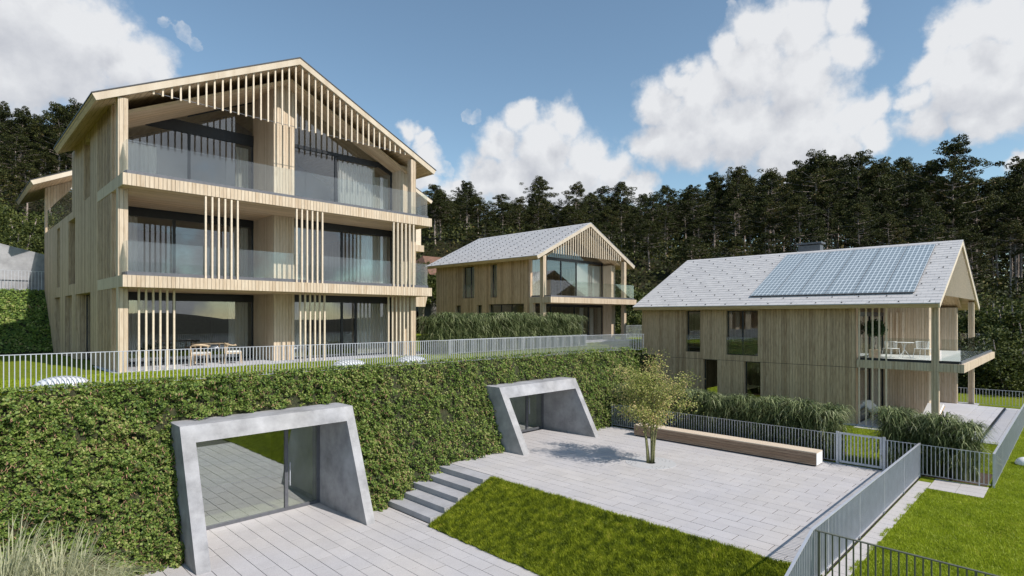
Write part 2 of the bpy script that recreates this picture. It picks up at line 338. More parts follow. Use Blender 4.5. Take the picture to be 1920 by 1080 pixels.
# ------------------------------------------------------------------ mesh helpers
class MB:
    def __init__(s): s.v = []; s.f = []
    def add(s, vs, fs):
        k = len(s.v); s.v += [tuple(p) for p in vs]; s.f += [tuple(i + k for i in f) for f in fs]; return s
    def box(s, x0, x1, y0, y1, z0, z1):
        return s.add([(x0, y0, z0), (x1, y0, z0), (x1, y1, z0), (x0, y1, z0), (x0, y0, z1), (x1, y0, z1), (x1, y1, z1), (x0, y1, z1)],
                     [(0, 3, 2, 1), (4, 5, 6, 7), (0, 1, 5, 4), (1, 2, 6, 5), (2, 3, 7, 6), (3, 0, 4, 7)])
    def prism(s, poly, axis, a, b):
        """poly = list of 2D points; axis 'X': (y,z) pts swept in x, 'Y': (x,z) pts swept in y, 'Z': (x,y)"""
        n = len(poly)
        def P(p, t): return (t, p[0], p[1]) if axis == 'X' else (p[0], t, p[1]) if axis == 'Y' else (p[0], p[1], t)
        vs = [P(p, a) for p in poly] + [P(p, b) for p in poly]
        fs = [tuple(range(n))[::-1], tuple(range(n, 2 * n))] + [(i, (i + 1) % n, n + (i + 1) % n, n + i) for i in range(n)]
        return s.add(vs, fs)
    def tube(s, pts, rad, n=8, cap=True):
        pts = [Vector(p) for p in pts]; m = len(pts)
        if not hasattr(rad, '__len__'): rad = [rad] * m
        k = len(s.v)
        for i, p in enumerate(pts):
            d = (pts[min(i + 1, m - 1)] - pts[max(i - 1, 0)]).normalized()
            a = d.cross(Vector((0, 0, 1)) if abs(d.z) < .9 else Vector((1, 0, 0))).normalized(); c = d.cross(a)
            for j in range(n):
                t = 2 * math.pi * j / n; s.v.append(tuple(p + (a * math.cos(t) + c * math.sin(t)) * rad[i]))
        for i in range(m - 1):
            for j in range(n):
                s.f.append((k + i * n + j, k + i * n + (j + 1) % n, k + (i + 1) * n + (j + 1) % n, k + (i + 1) * n + j))
        if cap: s.f.append(tuple(k + j for j in range(n))[::-1]); s.f.append(tuple(k + (m - 1) * n + j for j in range(n)))
        return s
    def lathe(s, prof, cx, cy, n=24):
        k = len(s.v)
        for r, z in prof:
            for j in range(n): t = 2 * math.pi * j / n; s.v.append((cx + r * math.cos(t), cy + r * math.sin(t), z))
        for i in range(len(prof) - 1):
            for j in range(n): s.f.append((k + i * n + j, k + i * n + (j + 1) % n, k + (i + 1) * n + (j + 1) % n, k + (i + 1) * n + j))
        return s


ORG = {}
def org(o): return ORG.get(o.name, Vector((0, 0, 0)))

def empty(name, loc, label, cat, group=None):
    o = bpy.data.objects.new(name, None); COL.objects.link(o); o.location = loc; o.empty_display_size = 0.3
    ORG[o.name] = Vector(loc); o['label'] = label; o['category'] = cat
    if group: o['group'] = group
    return o

def part(name, mb, mat, parent=None, smooth=False, at=None, bevel=0.0):
    """links the collected geometry (world coordinates) as one mesh object under its parent"""
    base = Vector(at) if at is not None else (org(parent) if parent else Vector((0, 0, 0)))
    me = bpy.data.meshes.new(name); me.from_pydata([(p[0] - base.x, p[1] - base.y, p[2] - base.z) for p in mb.v], [], mb.f); me.update()
    me.materials.append(mat)
    if smooth: me.polygons.foreach_set('use_smooth', [True] * len(me.polygons))
    o = bpy.data.objects.new(name, me); COL.objects.link(o); ORG[o.name] = base
    if parent: o.parent = parent; o.location = base - org(parent)
    else: o.location = base
    if bevel:
        bv = o.modifiers.new('bevel', 'BEVEL'); bv.width = bevel; bv.segments = 1; bv.limit_method = 'ANGLE'
    return o

def inst(name, mesh, loc, parent=None, rot=(0, 0, 0), scale=None):
    o = bpy.data.objects.new(name, mesh); COL.objects.link(o)
    l = Vector(loc); ORG[o.name] = l
    if parent: o.parent = parent; o.location = l - org(parent)
    else: o.location = l
    o.rotation_euler = rot
    if scale is not None: o.scale = scale
    return o

def struct(name, mb, mat, **k):
    o = part(name, mb, mat, None, **k); o['kind'] = 'structure'; return o

def tagt(o, label, cat, group=None):
    o['label'] = label; o['category'] = cat
    if group: o['group'] = group
    return o

def meshnp(name, V, F, mat, smooth=False):
    """fast mesh from numpy arrays, F is (n,3) or (n,4)"""
    me = bpy.data.meshes.new(name); V = np.asarray(V, np.float32); F = np.asarray(F, np.int32)
    me.vertices.add(len(V)); me.vertices.foreach_set('co', V.ravel())
    k = F.shape[1]; me.loops.add(F.size); me.loops.foreach_set('vertex_index', F.ravel())
    me.polygons.add(len(F)); me.polygons.foreach_set('loop_start', np.arange(0, F.size, k, dtype=np.int32))
    me.polygons.foreach_set('loop_total', np.full(len(F), k, np.int32))
    if smooth: me.polygons.foreach_set('use_smooth', np.ones(len(F), bool))
    me.materials.append(mat); me.update(calc_edges=True); me.validate(); return me

def leafquads(P, size, nrm=None, spread=1.0, aspect=1.0, rs=None):
    """one kite-shaped leaf per point, orientation random around nrm"""
    rs = rs or rng; n = len(P); size = np.broadcast_to(size, (n,))[:, None]
    N_ = rs.normal(size=(n, 3)) * spread
    if nrm is not None: N_ = N_ + np.asarray(nrm)
    N_ /= np.linalg.norm(N_, axis=1, keepdims=True) + 1e-9
    T = np.cross(N_, rs.normal(size=(n, 3))); T /= np.linalg.norm(T, axis=1, keepdims=True) + 1e-9
    B = np.cross(N_, T) * aspect
    V = np.empty((n, 4, 3)); fold = N_ * size * 0.18
    V[:, 0] = P - T * size * .5; V[:, 1] = P + B * size * .42 + fold; V[:, 2] = P + T * size * .5; V[:, 3] = P - B * size * .42 + fold
    F = np.arange(n * 4).reshape(n, 4)
    return V.reshape(-1, 3), F

def blades(P, H, lean, width, seg=4, droop=1.0, rs=None, az=None):
    """arching ribbons from the points P; returns V,F"""
    rs = rs or rng; n = len(P)
    if az is None: az = rs.uniform(0, 2 * math.pi, n)
    D = np.stack([np.cos(az), np.sin(az), np.zeros(n)], 1); Sd = np.stack([-np.sin(az), np.cos(az), np.zeros(n)], 1)
    H = np.broadcast_to(H, (n,)); lean = np.broadcast_to(lean, (n,)); V = np.empty((n, seg + 1, 2, 3))
    for i in range(seg + 1):
        t = i / seg
        h = H * (t * (1 + 0.25 * droop) - droop * 0.85 * t ** 3 * np.clip(lean / np.maximum(H, .01) * 1.9, 0, 1.3)); r = lean * t ** 1.9
        c = P + D * r[:, None]; c[:, 2] += h
        w = width * (1 - t) ** 0.6 * 0.5 + 0.0005
        tw = Sd * (w * np.ones(n))[:, None]
        V[:, i, 0] = c - tw; V[:, i, 1] = c + tw
    base = (np.arange(n) * (seg + 1) * 2)[:, None, None]
    q = np.array([[2 * i, 2 * i + 1, 2 * i + 3, 2 * i + 2] for i in range(seg)])[None]
    return V.reshape(-1, 3), (base + q).reshape(-1, 4)

def tri_blades(P, h, w, lean, rs=None):
    rs = rs or rng; n = len(P); az = rs.uniform(0, 2 * math.pi, n)
    Sd = np.stack([np.cos(az), np.sin(az), np.zeros(n)], 1); L = rs.normal(size=(n, 3)) * lean; L[:, 2] = 0
    V = np.empty((n, 3, 3)); V[:, 0] = P - Sd * w * .5; V[:, 1] = P + Sd * w * .5; V[:, 2] = P + L; V[:, 2, 2] += h
    return V.reshape(-1, 3), np.arange(n * 3).reshape(n, 3)

def fnoise(x, y, sc, seed=0):
    return np.array([mnoise.noise(Vector((a * sc + seed, b * sc - seed, seed * .37))) for a, b in zip(x, y)])

def gridnoise(x, y, sc, seed):
    x, y = x * .8 - y * .6, x * .6 + y * .8
    return .68 * _gn(x, y, sc, seed) + .32 * _gn(x * .28 + y * .96, y * .28 - x * .96, sc * 2.1, seed + 3)
def _gn(x, y, sc, seed):
    """value noise, vectorised"""
    x = x * sc + seed * 13.7; y = y * sc + seed * 7.1
    xi = np.floor(x); yi = np.floor(y); fx = x - xi; fy = y - yi; fx = fx * fx * (3 - 2 * fx); fy = fy * fy * (3 - 2 * fy)
    def h(a, b): return np.modf(np.abs(np.sin(a * 127.1 + b * 311.7 + seed) * 43758.5453))[0]
    return (h(xi, yi) * (1 - fx) + h(xi + 1, yi) * fx) * (1 - fy) + (h(xi, yi + 1) * (1 - fx) + h(xi + 1, yi + 1) * fx) * fy

# ------------------------------------------------------------------ terrain
def terr(X, Y):
    d = X * VX + Y * VY; l = X * RX + Y * RY
    hill = 6.1 + 0.0726 * d - 0.1026 * l
    t = np.clip((d - 44) / 34, 0, 1); t = t * t * (3 - 2 * t)
    far = np.clip((d - 160) / 200, 0, 1)
    z = -4.7 + (hill + 4.7) * t - far * 10
    s = np.clip((-Y - 5) / 32, 0, 1); s = s * s * (3 - 2 * s)
    z = z - s * 13
    z = z - 2.5 * np.clip((-Y - 60) / 20, 0, 1)
    q = np.clip((-Y - 620) / 200, 0, 1); q = q * q * (3 - 2 * q); z = z + q * (24 + 5 * np.sin(X * .011) + 3 * np.sin(X * .031 + 1))
    e = np.clip((l - 60 - d * .3) / 40, 0, 1) * np.clip(1 - t, 0, 1)
    return z - e * 4
def make_ground():
    a = np.concatenate([np.linspace(-900, -160, 12), np.linspace(-140, 260, 101), np.linspace(290, 1500, 14)])
    X, Y = np.meshgrid(a, a, indexing='ij'); Z = terr(X, Y) + (gridnoise(X, Y, .06, 3) - .5) * 1.2 * np.clip((X * VX + Y * VY - 50) / 30, 0, 1)
    n = len(a); V = np.stack([X, Y, Z], -1).reshape(-1, 3)
    i, j = np.meshgrid(np.arange(n - 1), np.arange(n - 1), indexing='ij'); k = i * n + j
    F = np.stack([k, k + n, k + n + 1, k + 1], -1).reshape(-1, 4)
    o = bpy.data.objects.new('ground', meshnp('ground', V, F, MGROUND, True)); COL.objects.link(o); o['kind'] = 'structure'
make_ground()
def lake():
    m, N, b_, o_ = newmat('lake_water'); b_.inputs['Base Color'].default_value = (0.02, 0.035, 0.045, 1); b_.inputs['Roughness'].default_value = 0.12
    gp = N.n('ShaderNodeNewGeometry').outputs['Position']; nz = N.n('ShaderNodeTexNoise', i_Vector=N.vm('MULTIPLY', gp, (.05, .3, 1)), i_Scale=1.0, i_Detail=4.0)
    bp = N.n('ShaderNodeBump'); bp.inputs['Distance'].default_value = .15; N.l(nz.outputs['Fac'], bp.inputs['Height']); N.l(bp.outputs[0], b_.inputs['Normal'])
    q = MB().add([(-900, -880, -19.2), (1500, -880, -19.2), (1500, -66, -19.2), (-900, -66, -19.2)], [(0, 1, 2, 3)]); struct('lake', q, m)
lake()

ZL, ZP = -4.15, -3.3            # lower forecourt, plaza and garden level
XF = 21.6                        # garden fence line
# lawns (closed blocks of ground)
b = MB(); b.box(-16, 25.7, 16.72, 34.3, -.30, -0.02); b.box(25.7, 47, 20.2, 46, -4.5, -0.021); b.box(4.2, 25.7, 34.3, 46, -4.5, -0.022)
struct('upper_lawn', b, MTURF)
b = MB(); b.box(9.2, 47, -7, 3.46, -4.6, ZP - 0.006); struct('lower_lawn', b, MTURF)
b = MB(); b.box(XF + .04, 47, 3.46, 16.0, -4.6, ZP - 0.008); struct('garden_lawn', b, MTURF)
b = MB()   # sloping bed between forecourt and plaza
ny, nx = 60, 14
for i in range(ny + 1):
    for j in range(nx + 1):
        y = 3.46 + (12.78 - 3.46) * i / ny; x = 9.62 + 2.32 * j / nx
        b.v.append((x, y, ZL + (ZP - ZL) * j / nx + 0.012 + 0.03 * mnoise.noise(Vector((x * 1.7, y * 1.7, 0)))))
for i in range(ny):
    for j in range(nx): k = i * (nx + 1) + j; b.f.append((k, k + 1, k + nx + 2, k + nx + 1))
struct('moss_slope', b, MTURFM, smooth=True)
b = MB(); b.box(-14, 9.2, -7, 3.46, -4.7, ZL - 0.02); struct('forecourt_lawn', b, MTURF)
b = MB().box(-14, 9.66, 3.46, 18, -4.7, ZL - 0.047); fc = struct('forecourt', b, MJOINT)
b = MB().box(9.66, XF + .03, 3.46, 18, -4.65, ZP - 0.03)
# plaza bed: keep it clear of the slope
b = MB().box(11.95, XF + .03, 3.46, 18, -4.65, ZP - 0.047); pl = struct('plaza', b, MJOINT)

# paving slabs 0.4 x 0.8
def slab_mesh(w, l, t=0.046, c=0.004):
    b = MB(); x, y = w / 2, l / 2
    vs = [(-x, -y, -t), (x, -y, -t), (x, y, -t), (-x, y, -t), (-x, -y, -c), (x, -y, -c), (x, y, -c), (-x, y, -c),
          (-x + c, -y + c, 0), (x - c, -y + c, 0), (x - c, y - c, 0), (-x + c, y - c, 0)]
    fs = [(8, 9, 10, 11)] + [(i, (i + 1) % 4, 4 + (i + 1) % 4, 4 + i) for i in range(4)] + [(4 + i, 4 + (i + 1) % 4, 8 + (i + 1) % 4, 8 + i) for i in range(4)]
    me = bpy.data.meshes.new('paving_slab'); me.from_pydata(vs, [], fs); me.update(); me.materials.append(MPAV); me.materials.append(MJOINT)
    for p in me.polygons: p.material_index = 0 if p.index == 0 or p.index > 4 else 1
    return me
SLABM = {}
def pave(parent, x0, x1, y0, y1, z, holes=(), limit=298, xo=0.0, yo=0.0):
    tiles = []
    nx = int(math.ceil((x1 - x0) / 0.4)) + 1
    i0 = math.floor((x0 - xo) / 0.4)
    for i in range(i0, i0 + nx + 1):
        xa, xb = max(xo + i * 0.4, x0), min(xo + (i + 1) * 0.4, x1)
        if xb - xa < 0.05: continue
        st = yo + (0.4 if i % 2 else 0.0); j0 = math.floor((y0 - st) / 0.8)
        for j in range(j0, j0 + int((y1 - y0) / 0.8) + 3):
            ya, yb = max(st + j * 0.8, y0), min(st + (j + 1) * 0.8, y1)
            if yb - ya < 0.05: continue
            cx, cy = (xa + xb) / 2, (ya + yb) / 2
            if any(h(cx, cy) for h in holes): continue
            tiles.append((math.hypot(cx, cy) + (100 if cx * VX + cy * VY < 3 else 0), xa, xb, ya, yb))
    tiles.sort(); rest = MB()
    for k, (d, xa, xb, ya, yb) in enumerate(tiles):
        w, l = round(xb - xa - 0.010, 3), round(yb - ya - 0.013, 3); dz = random.uniform(-.0015, .0015)
        if k < limit:
            if (w, l) not in SLABM: SLABM[(w, l)] = slab_mesh(w, l)
            inst('paving_slab', SLABM[(w, l)], ((xa + xb) / 2, (ya + yb) / 2, z + dz), parent)
        else:
            rest.box((xa + xb) / 2 - w / 2, (xa + xb) / 2 + w / 2, (ya + yb) / 2 - l / 2, (ya + yb) / 2 + l / 2, z - .046, z + dz)
    if rest.v:
        o = part('paving_slabs', rest, MPAV, parent); o['kind'] = 'stuff'
TX, TY = 17.12, 10.35
pave(fc, 0.4, 9.72, 6.0, 16.9, ZL, holes=(lambda x, y: y > 15.6 and not 4.4 < x < 8.42,), xo=0.0, yo=.14)
pave(pl, 12.24, XF - .02, 3.5, 16.8, ZP, holes=(lambda x, y: math.hypot(x - TX, y - TY) < .42, lambda x, y: y > 15.7 and not 15.1 < x < 19.03), xo=.08, yo=.3)
b = MB().box(11.95, 12.235, 3.5, 12.9, ZP - .04, ZP); struct('plaza_edge', b, MPAV)

# concrete steps
st = empty('concrete_steps', (10.8, 14, ZL), 'flight of five concrete steps beside the ivy bank, climbing to the paved plaza', 'steps')
for k in range(5):
    x0 = 9.74 + 0.5 * k; x1 = x0 + (0.5 if k < 4 else 0.48); z = ZL + .17 * (k + 1)
    part('step', MB().box(x0, x1 + (0.05 if k < 4 else 0), 12.93 + .0 * k, 15.9, z - .17 - .001 * k, z), MCONS, st, bevel=.006)

# tree ring
o = part('tree_grate', MB().lathe([(0.16, ZP - .03), (0.16, ZP + .004), (0.20, ZP + .006), (0.84, ZP + .006), (0.85, ZP - .03)], TX, TY, 48), concrete('grate_concrete', (0.46, 0.455, 0.45), stain=.04), bevel=0)
tagt(o, 'round pale concrete ring set in the plaza around the tree stems, pierced with small holes', 'tree grate')
b = MB()
for r_, n_, ph in ((.52, 20, 0), (.60, 20, .157), (.68, 20, 0), (.76, 20, .157)):
    for k in range(n_):
        if (k // 3) % 2: continue
        a = 2 * math.pi * k / n_ + ph; cx, cy = TX + r_ * math.cos(a), TY + r_ * math.sin(a)
        b.prism([(cx + .016 * math.cos(q * math.pi / 3), cy + .016 * math.sin(q * math.pi / 3)) for q in range(6)], 'Z', ZP + .0065, ZP + .009)
q = part('drain_holes', b, MFR, o); q['kind'] = 'stuff'

# ------------------------------------------------------------------ ivy bank
PORT = [(4.08, 8.69, ZL), (14.77, 19.33, ZP)]; PTOP = -0.97
def bankY(z, x=0.0):
    b_ = ZL + (ZP - ZL) * np.clip((x - 9.7) / 2.2, 0, 1)
    return 15.14 + (z - b_) / (0 - b_) * 1.5
def ivy():
    root = empty('ivy_bank', (12, 16, ZL), 'tall sloping bank covered in dense green ivy below the terrace railing', 'ivy')
    # core surface with openings
    b = MB(); X0, X1 = -10, 25.6
    xs = sorted(set([X0, X1] + [p for q in PORT for p in (q[0] + .05, q[1] - .05)] + [X0 + (X1 - X0) * i / 60 for i in range(61)]))
    zs = [ZL - .1 + i * (PTOP - .05 - (ZL - .1)) / 8 for i in range(9)] + [-.6, -.2, -.04]
    for i in range(len(xs) - 1):
        for j in range(len(zs) - 1):
            xm = (xs[i] + xs[i + 1]) / 2; zm = (zs[j] + zs[j + 1]) / 2
            if any(a < xm < c and zm < PTOP for a, c, _ in PORT): continue
            b.add([(xs[i], bankY(zs[j], xs[i]), zs[j]), (xs[i + 1], bankY(zs[j], xs[i + 1]), zs[j]), (xs[i + 1], bankY(zs[j + 1], xs[i + 1]), zs[j + 1]), (xs[i], bankY(zs[j + 1], xs[i]), zs[j + 1])], [(0, 1, 2, 3)])
    b.add([(X0, bankY(-.04), -.04), (X1, bankY(-.04), -.04), (X1, 17.0, -.015), (X0, 17.0, -.015)], [(0, 1, 2, 3)])
    b.add([(X1, bankY(ZP, X1), ZP), (X1 + .8, 17, ZL), (X1 + .5, 19.9, 0), (X1, bankY(-.04), -.04)], [(0, 1, 2, 3)])
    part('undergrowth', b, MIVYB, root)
    def pts(n, x0, x1):
        x = rng.uniform(x0, x1, n); z = rng.uniform(ZL - .05, .12, n)
        y = bankY(z, x)
        bump = (gridnoise(x, z * 1.1, 2.2, 1) - .5) * .34 + (gridnoise(x, z, 5.5, 5) - .5) * .40 + (gridnoise(x, z, 12., 8) - .5) * .24
        y = y - .09 - bump - rng.uniform(0, .09, n)
        hole = gridnoise(x, z, 6.5, 9) < .30
        keep = ~hole | (rng.uniform(size=n) < .15)
        for a, c, zz in PORT:
            keep &= ~((x > a + .02) & (x < c - .02) & (z < PTOP + .07 + .05 * np.sin(x * 9)))
        base = np.where((x > 11.9), ZP, ZL); base = np.where((x > 9.6) & (x <= 11.9), ZL + .17 * np.floor((x - 9.24) / .5), base)
        keep &= z > base - .02
        top = z > .0; y = np.where(top, y + rng.uniform(0, .28, n), y); z = np.where(top, .02 + rng.uniform(0, .1, n), z)
        return np.stack([x, y, z], 1)[keep]
    P = np.concatenate([pts(130000, 0.2, 10.5), pts(90000, 10.5, 25.7), pts(14000, -4, 0.2)])
    V, F = leafquads(P, rng.uniform(.032, .082, len(P)), nrm=(0, -.7, .55), spread=.75, aspect=1.0)
    me = meshnp('ivy_leaves', V, F, MIVY); o = inst('ivy_leaves', me, (0, 0, 0)); o.parent = root; o.location = -org(root); o['kind'] = 'stuff'
    # stems
    n = 15000; P2 = P[rng.integers(0, len(P), n)]; P2[:, 1] -= rng.uniform(-.04, .05, n)
    V, F = blades(P2, rng.uniform(-.12, .12, n), rng.uniform(.05, .2, n), .016, 2, .3)
    me = meshnp('ivy_stems', V, F, MIVYS); o = inst('ivy_stems', me, (0, 0, 0)); o.parent = root; o.location = -org(root); o['kind'] = 'stuff'
    return root
ivy()

def ivy_patch(name, label, P, size, nrm, mb, mat=MIVY):
    root = empty(name, tuple(P.mean(0)), label, 'ivy')
    V, F = leafquads(P, size, nrm=nrm, spread=.6)
    o = inst('ivy_leaves', meshnp('ivy_leaves', V, F, mat), (0, 0, 0)); o.parent = root; o.location = -org(root); o['kind'] = 'stuff'
    part('undergrowth', mb, MIVYB, root)
# rear bank left of the big house, rises in y
n = 26000; x = rng.uniform(-9, 4.1, n); t = rng.uniform(0, 1, n)
P = np.stack([x, 34.2 + t * 3.3 - rng.uniform(0, .12, n) - (gridnoise(x, t * 4, 2, 2) - .5) * .3, t * 3.0 + .05], 1)
ivy_patch('rear_ivy_bank', 'shaded ivy slope rising behind the lawn at the left side of the tall house', P, rng.uniform(.07, .13, n), (0, -.7, .7),
          MB().prism([(34.2, -.3), (34.2, -.02), (37.5, 3.0), (39.5, 3.0), (39.5, -.3)], 'X', -9, 4.1))
# corner ivy behind the garden fence
n = 7000; t = rng.uniform(0, 1, n); u = rng.uniform(0, 1, n)
P = np.stack([25.6 + rng.uniform(0, .15, n) + u * .9 * (1 - t), 15.3 + u * 4.4 + t * .4, ZP + t * 3.35], 1)
ivy_patch('corner_ivy', 'dark ivy at the corner of the bank beside the timber house with solar panels', P, rng.uniform(.06, .1, n), (.6, -.4, .4),
          MB().prism([(25.6, 15.2), (26.4, 15.5), (26.4, 20.1), (25.6, 20.1)], 'Z', ZP, -.25))

# ------------------------------------------------------------------ portals
def portal(label, x0, x1, zb, mulls, yg, D):
    r = empty('concrete_portal', ((x0 + x1) / 2, 15, zb), label, 'portal')
    s = (15.37 - 14.1) / (PTOP - zb); f = lambda z: 14.1 + (z - zb) * s
    zi = PTOP - .40; b = MB()
    for a, c in ((x0, x0 + .31), (x1 - .27, x1)):
        b.prism([(14.1, zb - .1), (17.4, zb - .1), (17.4, PTOP), (f(PTOP), PTOP), (f(zb), zb)], 'X', a, c)
    b.prism([(f(zi), zi), (17.4, zi), (17.4, PTOP), (f(PTOP), PTOP)], 'X', x0 + .31, x1 - .27)
    part('frame', b, MCON, r)
    xa, xb = x0 + .31, x1 - .27; w = .06
    fr = MB(); fr.box(xa, xb, yg - .04, yg + .06, zb, zb + .09); fr.box(xa, xb, yg - .04, yg + .06, zi - .05, zi)
    fr.box(xa, xa + w, yg - .035, yg + .055, zb + .09, zi - .05); fr.box(xb - .10, xb, yg - .035, yg + .055, zb + .09, zi - .05)
    part('door_frame', fr, MGS, r)
    xs = [xa + w] + mulls + [xb - .10]
    for m_ in mulls: part('mullion', MB().box(m_ - .05, m_ + .05, yg - .045, yg + .05, zb + .09, zi - .05), MGS, r)
    for i in range(len(xs) - 1):
        part('glass_pane', MB().box(xs[i] + (.05 if i else 0), xs[i + 1] - (.05 if i < len(xs) - 2 else 0), yg, yg + .006, zb + .09, zi - .05), MGLP, r)
    part('door_handle', MB().box(mulls[0] + .075, mulls[0] + .10, yg - .09, yg - .065, zb + .75, zb + 1.45).box(mulls[0] + .078, mulls[0] + .097, yg - .065, yg - .001, zb + .85, zb + .87).box(mulls[0] + .078, mulls[0] + .097, yg - .065, yg - .001, zb + 1.33, zb + 1.35), MFEN, r)
    i = MB(); i.box(xa - .3, xb + .3, yg + D, yg + D + .1, zb - .05, zi + .3); i.box(xa - .3, xa - .2, yg + .45, yg + D, zb - .05, zi + .3); i.box(xb + .2, xb + .3, yg + .45, yg + D, zb - .05, zi + .3)
    i.box(xa - .2, xb + .2, yg + .45, yg + D, zi + .15, zi + .3); part('hall_walls', i, MINTG, r)
    part('hall_floor', MB().box(xa - .2, xb + .2, yg + .061, yg + D, zb - .05, zb - .002), MTERR, r)
    return r
portal('near concrete portal with slanted legs and a glazed screen reflecting the paving', 4.08, 8.69, ZL, [7.36], 16.93, 4.2)
portal('far concrete portal in the ivy bank, opening onto the plaza behind the tree', 14.77, 19.33, ZP, [18.0], 17.0, 1.9)

# ------------------------------------------------------------------ fences
BAR = {}
def barmesh(h, dep=.045, wid=.012, mat=None):
    mat = mat or MFEN; k = (round(h, 3), dep, wid, mat.name)
    if k not in BAR:
        b = MB().box(-wid / 2, wid / 2, -dep / 2, dep / 2, 0, h)
        me = bpy.data.meshes.new('bar'); me.from_pydata(b.v, [], b.f); me.update(); me.materials.append(mat); BAR[k] = me
    return BAR[k]
def fence(label, pts, h=1.05, sp=.0925, dep=.045, wid=.014, rail=.05, zoff=0.0, posts=2.4, group=None, lastn=300, mat=None):
    mat = mat or MFEN
    p0 = Vector(pts[0]); r = empty('steel_railing', tuple(p0), label, 'railing', group)
    cnt = 0
    for a, c in zip(pts[:-1], pts[1:]):
        a, c = Vector(a), Vector(c); d = c - a; L = math.hypot(d.x, d.y); az = math.atan2(d.y, d.x); nrm = Vector((-d.y, d.x, 0)).normalized() * rail / 2
        up = Vector((0, 0, h)); b = MB()
        q = [a + up + nrm, a + up - nrm, c + up - nrm, c + up + nrm]; e = Vector((0, 0, -.016))
        b.add([*q, *[v + e for v in q]], [(0, 1, 2, 3), (7, 6, 5, 4), (0, 4, 5, 1), (1, 5, 6, 2), (2, 6, 7, 3), (3, 7, 4, 0)])
        part('top_rail', b, mat, r)
        b = MB(); e2 = Vector((0, 0, -.012)); q = [v - up + Vector((0, 0, .085)) for v in q]
        b.add([*q, *[v + e2 for v in q]], [(0, 1, 2, 3), (7, 6, 5, 4), (0, 4, 5, 1), (1, 5, 6, 2), (2, 6, 7, 3), (3, 7, 4, 0)])
        part('bottom_rail', b, mat, r)
        n = int(L / sp)
        for i in range(n + 1):
            if cnt >= lastn: break
            t = (i + .5) / (n + 1); p = a + d * t; cnt += 1
            if posts and i % int(posts / sp) == 0: o = inst('post', barmesh(h - .017, .05, .03, mat), (p.x, p.y, p.z), r)
            else: o = inst('bar', barmesh(h - .10, dep, wid, mat), (p.x, p.y, p.z + .083), r)
            o.rotation_euler = (0, 0, az)
    return r
fence('long light steel railing along the top of the ivy bank', [(-.9, 16.86, -.05), (25.4, 16.62, -.12), (25.85, 16.0, -.12)], h=.90, sp=.0925, dep=.03, wid=.018, rail=.035, posts=0)
fence('steel railing between the paved plaza and the lower lawn, with its shadow on the paving', [(21.55, 3.5, ZP), (11.42, 3.5, ZP), (9.0, 3.5, ZP - .80)], h=1.05, dep=.05)
fence('steel railing from the plaza railing to the bottom right corner', [(11.42, 3.44, ZP), (11.25, -3.0, ZP)], h=1.05, sp=.115, dep=.035, wid=.02, mat=simple('shaded_olive_steel', (0.13, 0.135, 0.10), 0.5, 0.2))  # same railing steel, the dark tone of its shaded side put into the colour
fence('steel railing behind the long bench, in front of the grass hedge', [(XF, 15.1, ZP), (XF, 5.86, ZP)], h=1.0, sp=.105, dep=.035, wid=.018, rail=.035)
fence('short steel railing between the gate and the corner post beside the second grass hedge', [(XF, 4.42, ZP), (XF, 1.80, ZP)], h=1.0, sp=.105, dep=.035, wid=.018, rail=.035)
fence('steel railing along the right edge of the garden terrace, between terrace and lower lawn', [(XF, 1.74, ZP), (40.6, 1.74, ZP)], h=1.0, sp=.0925, dep=.05)
fence('steel railing at the far end of the garden terrace, below the dark trees', [(41.3, 9.0, ZP + .0), (41.3, -3.5, ZP + .0)], h=.92, sp=.14, dep=.03, wid=.02, rail=.04)
fence('blue grey steel railing in front of the grass hedge by the middle house', [(15.6, 19.4, 0), (25.4, 19.4, 0)], h=.68, sp=.0925, dep=.05)
fence('far steel railing beside the right columns of the middle house', [(36.3, 24.5, 0), (43, 24.5, 0)], h=1.0, sp=.16, dep=.03, wid=.03)
fence('thin steel railing on top of the shaded ivy slope at the left edge', [(-3.5, 37.7, 2.95), (4.0, 37.7, 2.95)], h=1.05, sp=.13, dep=.03, wid=.018, posts=0)
# gate
g = empty('garden_gate', (XF, 5.14, ZP), 'framed steel gate beside the right end of the long bench', 'gate')
part('gate_post', MB().box(XF - .04, XF + .04, 5.78, 5.86, ZP, ZP + 1.08), MFEN, g); part('gate_post', MB().box(XF - .04, XF + .04, 4.42, 4.50, ZP, ZP + 1.08), MFEN, g)
b = MB(); b.box(XF - .025, XF + .025, 4.52, 5.76, ZP + 1.0, ZP + 1.06); b.box(XF - .025, XF + .025, 4.52, 5.76, ZP + .04, ZP + .11); b.box(XF - .025, XF + .025, 5.70, 5.76, ZP + .11, ZP + 1.0); b.box(XF - .025, XF + .025, 4.52, 4.58, ZP + .11, ZP + 1.0)
part('gate_frame', b, MFEN, g)
for k in range(10): inst('bar', barmesh(.89, .03, .016), (XF, 4.68 + k * .105, ZP + .11), g)

# strips of pavers by the fences
b = MB()
for k in range(23): b.box(11.55 + k * .41, 11.55 + k * .41 + .40, 3.12, 3.44, ZP - .05, ZP + .002)
struct('fence_strip', b, MPAV)
b = MB()
for i in range(3):
    for j in range(2): b.box(20.25 + i * .45, 20.69 + i * .45, 1.85 + j * .63, 2.47 + j * .63, ZP - .05, ZP + .004)
struct('gate_path', b, MPAV)
b = MB(); b.box(XF + .1, XF + 1.9, 1.9, 4.3, ZP - .02, ZP + .004); b.box(XF + .1, XF + 1.9, 6.0, 15.0, ZP - .02, ZP + .004); struct('planting_bed', b, MSOIL)
